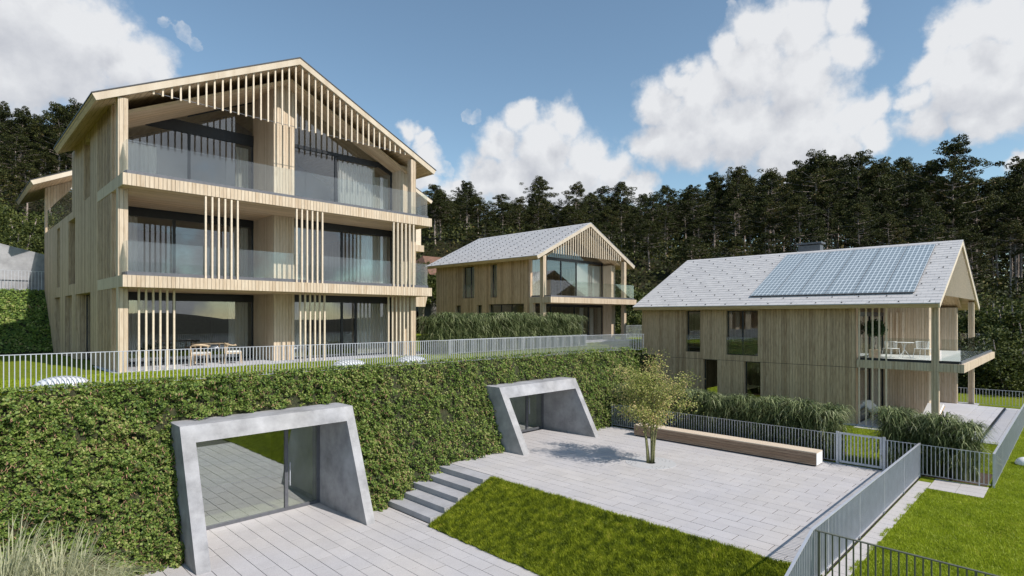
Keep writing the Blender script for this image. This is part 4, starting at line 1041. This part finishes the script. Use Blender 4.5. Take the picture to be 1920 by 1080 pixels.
part('table_top', MB().box(6.35, 7.35, 21.72, 22.5, .71, .745), MCH, t_, bevel=.01)
for sx in (6.45, 7.25):
    for sy in (21.82, 22.4): part('leg', MB().tube([(sx, sy, 0), (sx, sy, .71)], [.02, .028]), MCH, t_)

# white wire chairs, round table, potted tree on the balcony of the solar house
def wire_chair(x, y, rot, label, z):
    r = empty('wire_chair', (x, y, z), label, 'chair', 'white wire chairs on the balcony')
    base = Vector((x, y, z)); Mx = Matrix.Rotation(rot, 3, 'Z')
    def tr(b): b.v = [tuple(base + Mx @ Vector(p)) for p in b.v]; return b
    for sx in (-1, 1):
        for sy in (-1, 1): part('leg', tr(MB().tube([(sx * .27, sy * .27, 0), (sx * .22, sy * .21, .45)], .011, 6)), MWHITE, r)
    part('seat', tr(MB().box(-.25, .25, -.24, .24, .445, .465)), MWHITE, r, bevel=.01)
    fr = [(.27 * math.cos(t), .24 * math.sin(t), .78) for t in np.linspace(-.25, math.pi + .25, 15)]
    part('back_rim', tr(MB().tube(fr, .014, 6)), MWHITE, r)
    b = MB()
    for t in np.linspace(-.2, math.pi + .2, 15): b.tube([(.24 * math.cos(t), .21 * math.sin(t), .46), (.27 * math.cos(t), .24 * math.sin(t), .78)], .010, 5)
    part('back_wires', tr(b), MWHITE, r)
wire_chair(31.6, 6.25, R(60), 'white wire chair left of the round table on the balcony of the solar house', zt + .03)
wire_chair(32.35, 5.15, R(-110), 'white wire chair next to the corner column on the balcony of the solar house', zt + .03)
t_ = empty('bistro_table', (32.3, 5.85, zt), 'round white bistro table between the wire chairs on the balcony', 'table')
part('table_top', MB().lathe([(.001, zt + .77), (.38, zt + .77), (.39, zt + .76), (.38, zt + .745), (.001, zt + .745)], 32.3, 5.85, 28), MWHITE, t_)
for k in range(3):
    a = k * 2.094 + .4; part('leg', MB().tube([(32.3 + .28 * math.cos(a), 5.85 + .28 * math.sin(a), zt + .03), (32.3, 5.85, zt + .42), (32.3 - .12 * math.cos(a), 5.85 - .12 * math.sin(a), zt + .745)], .012, 6), MWHITE, t_)
def foliage(name, P, s, mat, parent, nrm=None, spread=1.0):
    V, F = leafquads(P, s, nrm, spread); o = inst(name, meshnp(name, V, F, mat), (0, 0, 0)); o.parent = parent; o.location = -org(parent); return o
pt = empty('potted_tree', (31.35, 6.85, zt), 'dark green potted tree in a square planter on the balcony of the solar house', 'potted plant')
part('planter', MB().box(31.15, 31.55, 6.65, 7.05, zt + .03, zt + .42), simple('clay_planter', (.45, .33, .24), .8), pt, bevel=.01)
part('trunk', MB().tube([(31.35, 6.85, zt + .4), (31.38, 6.82, zt + .8), (31.33, 6.86, zt + 1.15)], [.03, .025, .02]), MBARK, pt)
c0 = rng.normal(size=(2600, 3)); c0 /= np.linalg.norm(c0, axis=1, keepdims=True); c0 *= rng.uniform(.25, 1, (2600, 1)) ** .4 * np.array([.44, .44, .38]) * (1 + .2 * np.sin(c0[:, :1] * 9))
foliage('crown', c0 + np.array([31.35, 6.85, zt + 1.42]), rng.uniform(.05, .09, 2600), MPOTL, pt)
# white loungers on the terrace, half hidden by the hedge
def lounger(x, y, rot, label):
    r = empty('garden_lounger', (x, y, ZP), label, 'lounger', 'loungers on the lower terrace'); base = Vector((x, y, ZP + .02)); Mx = Matrix.Rotation(rot, 3, 'Z')
    def tr(b): b.v = [tuple(base + Mx @ Vector(p)) for p in b.v]; return b
    part('cushion', tr(MB().prism([(-1.0, .36), (.3, .36), (.9, .80), (.86, .88), (.27, .45), (-1.0, .45)], 'X', -.33, .33)), MWHITE, r, bevel=.02)
    part('frame', tr(MB().prism([(-1.02, .30), (.3, .30), (.92, .74), (.92, .79), (.3, .35), (-1.02, .35)], 'X', -.35, .35)), MCH, r)
    for sx in (-.3, .3):
        for sy in (-.85, .35): part('leg', tr(MB().tube([(sx, sy, 0), (sx, sy, .31)], .02, 6)), MCH, r)
lounger(31.6, 6.6, R(-25), 'white cushioned lounger behind the slats of the solar house ground floor'); lounger(32.2, 4.9, R(-100), 'white cushioned lounger beside the ground floor corner column, above the grass hedge')

# ------------------------------------------------------------------ grasses
def clump_mesh(name, mat, seed, n=430, h=2.15, lean=.85, w=.026, rad=.30, up=.62):
    rs = np.random.default_rng(seed)
    a = rs.uniform(0, 6.283, n); r_ = rs.uniform(0, 1, n) ** .5 * rad
    P = np.stack([r_ * np.cos(a), r_ * np.sin(a), np.zeros(n)], 1)
    H = h * rs.uniform(.62, 1.05, n); L = lean * rs.uniform(.2, 1.2, n)
    V, F = blades(P, H, L, w, 6, 1.0, rs, a + rs.normal(0, .6, n))
    return meshnp(name, V, F, mat)
def reed_mesh(name, mat, seed, nc=210, nl=430, h=1.58, rad=.34):
    """upright culms with long leaves that arch out and hang"""
    rs = np.random.default_rng(seed)
    a = rs.uniform(0, 6.283, nc); r_ = rs.uniform(0, 1, nc) ** .5 * rad
    P = np.stack([r_ * np.cos(a), r_ * np.sin(a), np.zeros(nc)], 1)
    V, F = blades(P, h * rs.uniform(.7, 1.05, nc), rs.uniform(.02, .14, nc), .016, 3, .1, rs)
    a = rs.uniform(0, 6.283, nl); r_ = rs.uniform(0, 1, nl) ** .5 * (rad + .05); z = h * (1 - rs.uniform(0, 1, nl) ** 2.4 * .85)
    P = np.stack([r_ * np.cos(a), r_ * np.sin(a), z], 1)
    V2, F2 = blades(P, rs.uniform(.22, .50, nl), rs.uniform(.25, .78, nl), .030, 6, 1.4, rs, a + rs.normal(0, .8, nl))
    return meshnp(name, np.concatenate([V, V2]), np.concatenate([F, F2 + len(V)]), mat)
CL = [reed_mesh('grass_clump', MGRASSB, 20 + k) for k in range(4)]
def hedge(label, pts, z, sc=1.0, sp=.5):
    r = empty('grass_hedge', (pts[0][0], pts[0][1], z), label, 'ornamental grass')
    (xa, ya), (xb, yb) = pts; L = math.hypot(xb - xa, yb - ya); n = int(L / sp)
    nx, ny = -(yb - ya) / L, (xb - xa) / L
    for i in range(n + 1):
        for s in (-.24, .24):
            t = i / n; j = random.uniform(-.12, .12); k = sc * random.uniform(.9, 1.1)
            inst('grass_clump', random.choice(CL), (xa + (xb - xa) * t + nx * (s + j) + random.uniform(-.08, .08), ya + (yb - ya) * t + ny * (s + j), z), r, (0, 0, random.uniform(0, 6.28)), (k * 1.0, k * 1.0, k))
    return r
hedge('long hedge of arching green grass behind the bench railing, below the solar house', [(22.45, 14.6), (22.45, 6.25)], ZP, 1.0)
hedge('short hedge of arching green grass between the gate and the corner railing', [(22.5, 4.35), (22.5, 2.45)], ZP, 1.0)
hedge('hedge of arching green grass in front of the middle house', [(15.7, 20.6), (25.6, 20.6)], 0, .98)
pg = empty('pale_grass_tuft', (1.0, 13.6, ZL), 'big tuft of pale feathery grass in the lower left corner', 'ornamental grass')
PC = [clump_mesh('grass_clump', MPAMP, 60 + k, 1000, 2.2, 1.75, .024, .40) for k in range(2)]
for k, (x, y, s) in enumerate(((1.45, 12.7, 1.0), (.75, 13.3, 1.12), (1.9, 11.9, .78), (1.1, 11.9, .95), (.5, 12.2, 1.05))): inst('grass_clump', PC[k % 2], (x, y, ZL), pg, (0, 0, k * 1.7), (s, s, s))

# lawn blades
def lawn_blades(name, n, fx, mat, h, w, parentname):
    P = fx(n); hh = h * (.6 + .8 * gridnoise(P[:, 0], P[:, 1], 3.0, 2)) * rng.uniform(.6, 1.3, len(P))
    V, F = tri_blades(P, hh, w, h * .45); o = bpy.data.objects.new(name, meshnp(name, V, F, mat)); COL.objects.link(o); o['kind'] = 'stuff'
    tagt(o, parentname, 'grass')
def f_slope(n):
    y = rng.uniform(3.5, 12.82, n); x = rng.uniform(9.56, 12.0, n); u = np.clip((x - 9.62) / 2.32, 0, 1)
    x = x + (gridnoise(y, y * 0, 4.0, 3) - .5) * .06
    return np.stack([x, y, ZL + (ZP - ZL) * u + .0], 1)
lawn_blades('moss_grass', 190000, f_slope, MBLADM, .085, .024, 'short mossy grass on the sloping bed between the forecourt and the plaza')
def f_low(n):
    x = 11.5 + (33 - 11.5) * rng.uniform(0, 1, n) ** 1.6; y = rng.uniform(-3.5, 3.2, n) ** 1
    k = (y < 1.70) | ((x < 20.2) & (y < 3.16 + .08 * np.sin(x * 5) + .05 * np.sin(x * 13))) | ((x < XF - .1) & (y < 1.82))
    k &= (x > 11.42) & (x * VX + y * VY > 7)
    return np.stack([x, y, np.full(n, ZP - .005)], 1)[k]
lawn_blades('lawn_grass', 210000, f_low, MBLADE, .05, .018, 'short bright grass of the lower lawn on the right')
def f_up(n):
    x = rng.uniform(-1, 26, n); y = rng.uniform(16.75, 20.4, n); return np.stack([x, y, np.full(n, -.022)], 1)
lawn_blades('terrace_lawn_grass', 90000, f_up, MBLADE, .045, .022, 'short bright grass of the terrace lawn behind the long railing')
def f_gar(n):
    x = rng.uniform(23.3, 29.4, n); y = rng.uniform(1.9, 14, n); return np.stack([x, y, np.full(n, ZP - .01)], 1)
lawn_blades('garden_grass', 50000, f_gar, MBLADE, .05, .022, 'short bright grass of the garden behind the grass hedges')

# ------------------------------------------------------------------ courtyard tree
def court_tree():
    r = empty('multi_stem_tree', (TX, TY, ZP), 'small multi stem tree with light yellow green leaves on the plaza', 'tree')
    rs = np.random.default_rng(11); tips = []
    stems = [(-.10, .05, -.42, .22), (-.03, -.06, -.10, -.20), (.05, .03, .28, .12), (.10, -.03, .42, -.22), (0, .08, .05, .42)]
    allb = MB()
    for i, (sx, sy, ex, ey) in enumerate(stems):
        p = []; hgt = 2.35 + .3 * math.sin(i * 2.1)
        for k in range(7):
            t = k / 6; p.append((TX + sx * .8 + ex * t ** 1.4 + .03 * math.sin(5 * t + i), TY + sy * .8 + ey * t ** 1.4 + .03 * math.cos(4 * t + i), ZP + hgt * t))
        part('stem', MB().tube(p, [.042 - .022 * k / 6 for k in range(7)], 8), MBARK2, r, smooth=True)
        for q in range(7):
            t = .42 + .58 * q / 6; k = min(int(t * 6), 5); b0 = Vector(p[k]).lerp(Vector(p[k + 1]), t * 6 - k)
            a = q * 2.4 + i; L = (.42 + .48 * rs.random()) * (1.15 - .3 * t)
            e = b0 + Vector((math.cos(a) * L * .95, math.sin(a) * L * .95, .35 + .45 * rs.random())); m_ = (b0 + e) / 2 + Vector((0, 0, -.05))
            allb.tube([b0, m_, e], [.014, .009, .004], 5); tips.append(e); tips.append(m_.lerp(e, .4))
            for w_ in range(3):
                a2 = a + rs.normal() * .9; e2 = m_.lerp(e, .6) + Vector((math.cos(a2) * .38, math.sin(a2) * .38, .18 + .2 * rs.random())); allb.tube([m_.lerp(e, .3), e2], [.007, .003], 4); tips.append(e2)
    part('branches', allb, MBARK2, r)
    P = []
    for t in tips:
        n = int(rs.integers(25, 95)); s = .14 + .1 * rs.random()
        P.append(np.array(t)[None] + rs.normal(size=(n, 3)) * np.array([s, s, s * .62]))
    P = np.concatenate(P); P = P[(P[:, 2] > ZP + 1.15)]
    foliage('crown', P, rs.uniform(.035, .075, len(P)), MTREE, r, nrm=(0, -.3, .9), spread=.7)
court_tree()

# ------------------------------------------------------------------ forest
def pine_variant(seed, H=18.0, crown=.6):
    rs = np.random.default_rng(seed); tb = MB()
    cx = [(.25 * math.sin(seed + k * .7) * k / 8, .25 * math.cos(seed * 1.3 + k * .6) * k / 8, H * k / 8) for k in range(9)]
    tb.tube(cx, [.21 * (1 - .82 * k / 8) for k in range(9)], 7)
    def axis(z): k = min(int(z / H * 8), 7); f = z / H * 8 - k; a, c = Vector(cx[k]), Vector(cx[k + 1]); return a.lerp(c, f)
    P = []; zc = H * (1 - crown)
    for k in range(16):    # dead branches
        z = zc * (.35 + .65 * rs.random()); a = rs.uniform(0, 6.283); L = rs.uniform(.5, 1.9); p = axis(z)
        tb.tube([p, p + Vector((math.cos(a) * L * .6, math.sin(a) * L * .6, .1)), p + Vector((math.cos(a) * L, math.sin(a) * L, rs.uniform(-.1, .5)))], [.035, .022, .008], 4)
    nb = 58
    for k in range(nb):
        t = (k + .5) / nb; z = zc + (H - zc) * t ** .9
        R_ = (1.0 + 3.1 * math.sin(math.pi * min(1, .16 + .84 * t ** .8)) ** .8) * (1.0 if t < .6 else 1 - .45 * (t - .6) / .4) * rs.uniform(.45, 1.15)
        a = k * 2.4 + rs.normal() * .4; p = axis(min(z, H - .01)); e = p + Vector((math.cos(a) * R_, math.sin(a) * R_, R_ * rs.uniform(.05, .42)))
        tb.tube([p, p.lerp(e, .5) + Vector((0, 0, -.12)), e], [.07 * (1 - t * .6), .04, .015], 4)
        for q in (1.0, .75, .5):
            if q < .7 and R_ < 1.5: continue
            c = np.array(p.lerp(e, q)) + rs.normal(size=3) * .22; n = int(rs.integers(55, 90)); s = rs.uniform(.42, .72) * (.8 + .3 * q)
            d = rs.normal(size=(n, 3)); d /= np.linalg.norm(d, axis=1, keepdims=True); d *= rs.uniform(.3, 1, (n, 1)) ** .5
            P.append(c + d * np.array([s, s, s * .62]))
    P = np.concatenate(P); V, F = leafquads(P, rs.uniform(.16, .36, len(P)), (0, 0, .5), .8, .55, rs)
    tm = bpy.data.meshes.new('trunk'); tm.from_pydata(tb.v, [], tb.f); tm.update(); tm.materials.append(MBARK)
    return tm, meshnp('crown', V, F, MPINE), H
def bush_variant(seed, mat, H=7.0, W_=3.2):
    rs = np.random.default_rng(seed); tb = MB(); P = []
    for k in range(7):
        a = k * .9 + seed; e = Vector((math.cos(a) * W_ * .45 * rs.random(), math.sin(a) * W_ * .45 * rs.random(), H * (.55 + .3 * rs.random())))
        tb.tube([(0, 0, -1.0), e * .4 + Vector((0, 0, .2)), e], [.16, .09, .03], 6)
    for k in range(120):
        u = rs.normal(size=3); u /= np.linalg.norm(u); u[2] = abs(u[2]) * .95 - .25; rr = rs.uniform(.55, 1.0) * (1 + .22 * math.sin(u[0] * 5 + seed) * math.cos(u[1] * 4))
        c = np.array([u[0] * W_ * rr, u[1] * W_ * rr, H * .42 + u[2] * H * .56 * rr]); n = int(rs.integers(60, 110)); s = rs.uniform(.35, .7)
        d = rs.normal(size=(n, 3)) * .5; P.append(c + d * np.array([s, s, s * .7]))
    P = np.concatenate(P); V, F = leafquads(P, rs.uniform(.10, .24, len(P)), (0, 0, .5), .8, .8, rs)
    tm = bpy.data.meshes.new('trunk'); tm.from_pydata(tb.v, [], tb.f); tm.update(); tm.materials.append(MBARK)
    return tm, meshnp('crown', V, F, mat), H
PINES = [pine_variant(100 + k, 18, .44 + .09 * (k % 3)) for k in range(6)]
BUSH = [bush_variant(200 + k, MDEC) for k in range(4)]
def where(px, kind):
    if px < 300: return ('left of the tall house', kind + ' at the left edge')
    if px < 1190: return ('between the tall house and the solar house', kind + ' behind the middle house')
    return ('behind the roof of the solar house', kind + ' on the right')
def plant(name, var, px, d, ztop, label, cat, group, H=None, base=None, wide=1.0):
    if 'tallest' not in label: q = where(px, group); label = label + ' ' + q[0]; group = q[1]
    a = (px - 960) / 1067; x = (VX + a * RX) * d; y = (VY + a * RY) * d
    zb = base if base is not None else float(terr(np.array([x]), np.array([y]))[0]) - .3
    if H is None: H = max(ztop - zb, 6)
    s = H / var[2]; w = min(max(s, .62), 1.15) * wide
    r = empty(name, (x, y, zb), label, cat, group); rz = random.uniform(0, 6.28)
    inst('trunk', var[0], (x, y, zb), r, (0, 0, rz), (w, w, s)); inst('crown', var[1], (x, y, zb), r, (0, 0, rz), (w, w, s))
SKYL = [(-260, 200), (0, 196), (40, 205), (75, 222), (110, 198), (140, 195), (300, 240), (500, 300), (760, 352), (815, 348), (875, 342), (905, 388), (940, 366), (975, 372), (1010, 336), (1045, 385), (1080, 345), (1130, 352), (1165, 345),
        (1225, 368), (1250, 350), (1300, 352), (1340, 330), (1385, 318), (1450, 322), (1500, 312), (1530, 290), (1570, 300), (1610, 290), (1650, 304), (1700, 300), (1745, 306), (1830, 335), (1870, 335), (1915, 302), (2100, 290), (2300, 280)]
def sky_y(px): return float(np.interp(px, [p for p, _ in SKYL], [q for _, q in SKYL]))
GP = 'pines of the wood'
random.seed(5)
# front pines whose tops make the skyline (px is only the bearing they stand on)
front = [(px, random.uniform(84, 96)) for px in [q for q, _ in SKYL if not 150 < q < 780]] + [(px, 90) for px in (200, 380, 640)]
for px, d in front: plant('pine_tree', random.choice(PINES), px, d, ZC + (593 - sky_y(px)) / 1067 * d, 'tall dark pine in the wood,', 'pine tree', GP)
plant('pine_tree', PINES[2], 1790, 82, ZC + (593 - 266) / 1067 * 82, 'tallest pine of the skyline, standing clear above the roof ridge of the solar house', 'pine tree', GP, wide=1.15)
for row, (dd, drop, step) in enumerate(((68, 95, 75), (79, 50, 62), (103, 8, 44), (116, 12, 46), (132, 14, 54))):
    px = -250 + row * 17
    while px < 2250:
        if not (200 < px < 740 and row in (0, 2, 4)):
            d = dd + random.uniform(-5, 5); yy = sky_y(px) + drop + random.uniform(0, 30)
            if not (1835 < px < 1860 and row < 5): plant('pine_tree', random.choice(PINES), px + random.uniform(-10, 10), d, ZC + (593 - yy) / 1067 * d, 'tall dark pine in the wood,', 'pine tree', GP)
        px += step * random.uniform(.8, 1.2)
# far part of the wood and its undergrowth, one mass each
def band(n, d0, d1, hf, size, label, name):
    px = rng.uniform(-330, 2330, n); d = rng.uniform(d0, d1, n); a = (px - 960) / 1067
    x = (VX + a * RX) * d; y = (VY + a * RY) * d; zb = terr(x, y); zt = hf(px, d); u = rng.uniform(0, 1, n)
    z = zb + (np.maximum(zt - zb, 1.5)) * u; k = gridnoise(x + z, y - z * .7, .45, 4) > .16
    V, F = leafquads(np.stack([x, y, z], 1)[k], size, (0, 0, .5), .8, .7); o = bpy.data.objects.new(name, meshnp(name, V, F, MPINE)); COL.objects.link(o); o['kind'] = 'stuff'; tagt(o, label, 'wood')
skx = np.array([p for p, _ in SKYL]); sky_ = np.array([q for _, q in SKYL])
band(170000, 148, 180, lambda px, d: ZC + (593 - np.interp(px, skx, sky_) - 34) / 1067 * d, 1.15, 'far dark mass of the pine wood between the trunks', 'far_wood')
band(70000, 62, 112, lambda px, d: terr((VX + (px - 960) / 1067 * RX) * d, (VY + (px - 960) / 1067 * RY) * d) + 2.6, .42, 'dark undergrowth on the floor of the pine wood', 'undergrowth')
# bushes and broadleaved trees
GB = 'leafy bushes'
for px, d, yt, zb in ((1862, 46, 520, -5), (1905, 43, 528, -5), (1835, 50, 545, -5), (1880, 38, 600, -5), (1940, 40, 560, -5), (1990, 42, 540, -5), (1225, 52, 512, -4), (1200, 55, 505, -4), (1260, 54, 530, -4), (1180, 50, 560, -4), (1800, 48, 600, -6), (1850, 42, 640, -6), (1905, 37, 650, -6),
                      (8, 50, 338, 3), (40, 47, 372, 3), (75, 52, 382, 3), (-30, 46, 350, 3), (100, 49, 420, 3), (30, 43, 405, 3), (-80, 50, 330, 3), (790, 56, 480, 1), (840, 58, 488, 1), (1290, 60, 520, -3), (1120, 56, 520, 0), (900, 60, 470, 2), (1000, 62, 470, 2)):
    plant('leafy_bush', random.choice(BUSH), px, d, ZC + (593 - yt) / 1067 * d, 'dense leafy bush', 'bush', GB, base=zb, wide=1.1)
# trees in the valley behind the viewpoint: they show in the window reflections
for k in range(16):
    x = 6 + k * 5.2 + random.uniform(-2, 2); y = -42 - random.uniform(0, 16); zb = float(terr(np.array([x]), np.array([y]))[0]) - .3
    r = empty('valley_tree', (x, y, zb), 'round leafy tree in the valley, seen only as a dark reflection in the windows', 'tree', 'valley trees mirrored in the windows')
    v_ = BUSH[k % 4]; s = (random.uniform(-2.5, 1.6) - zb) / 7.0
    inst('trunk', v_[0], (x, y, zb), r, (0, 0, k), (s * .7, s * .7, s)); inst('crown', v_[1], (x, y, zb), r, (0, 0, k), (s * .7, s * .7, s))
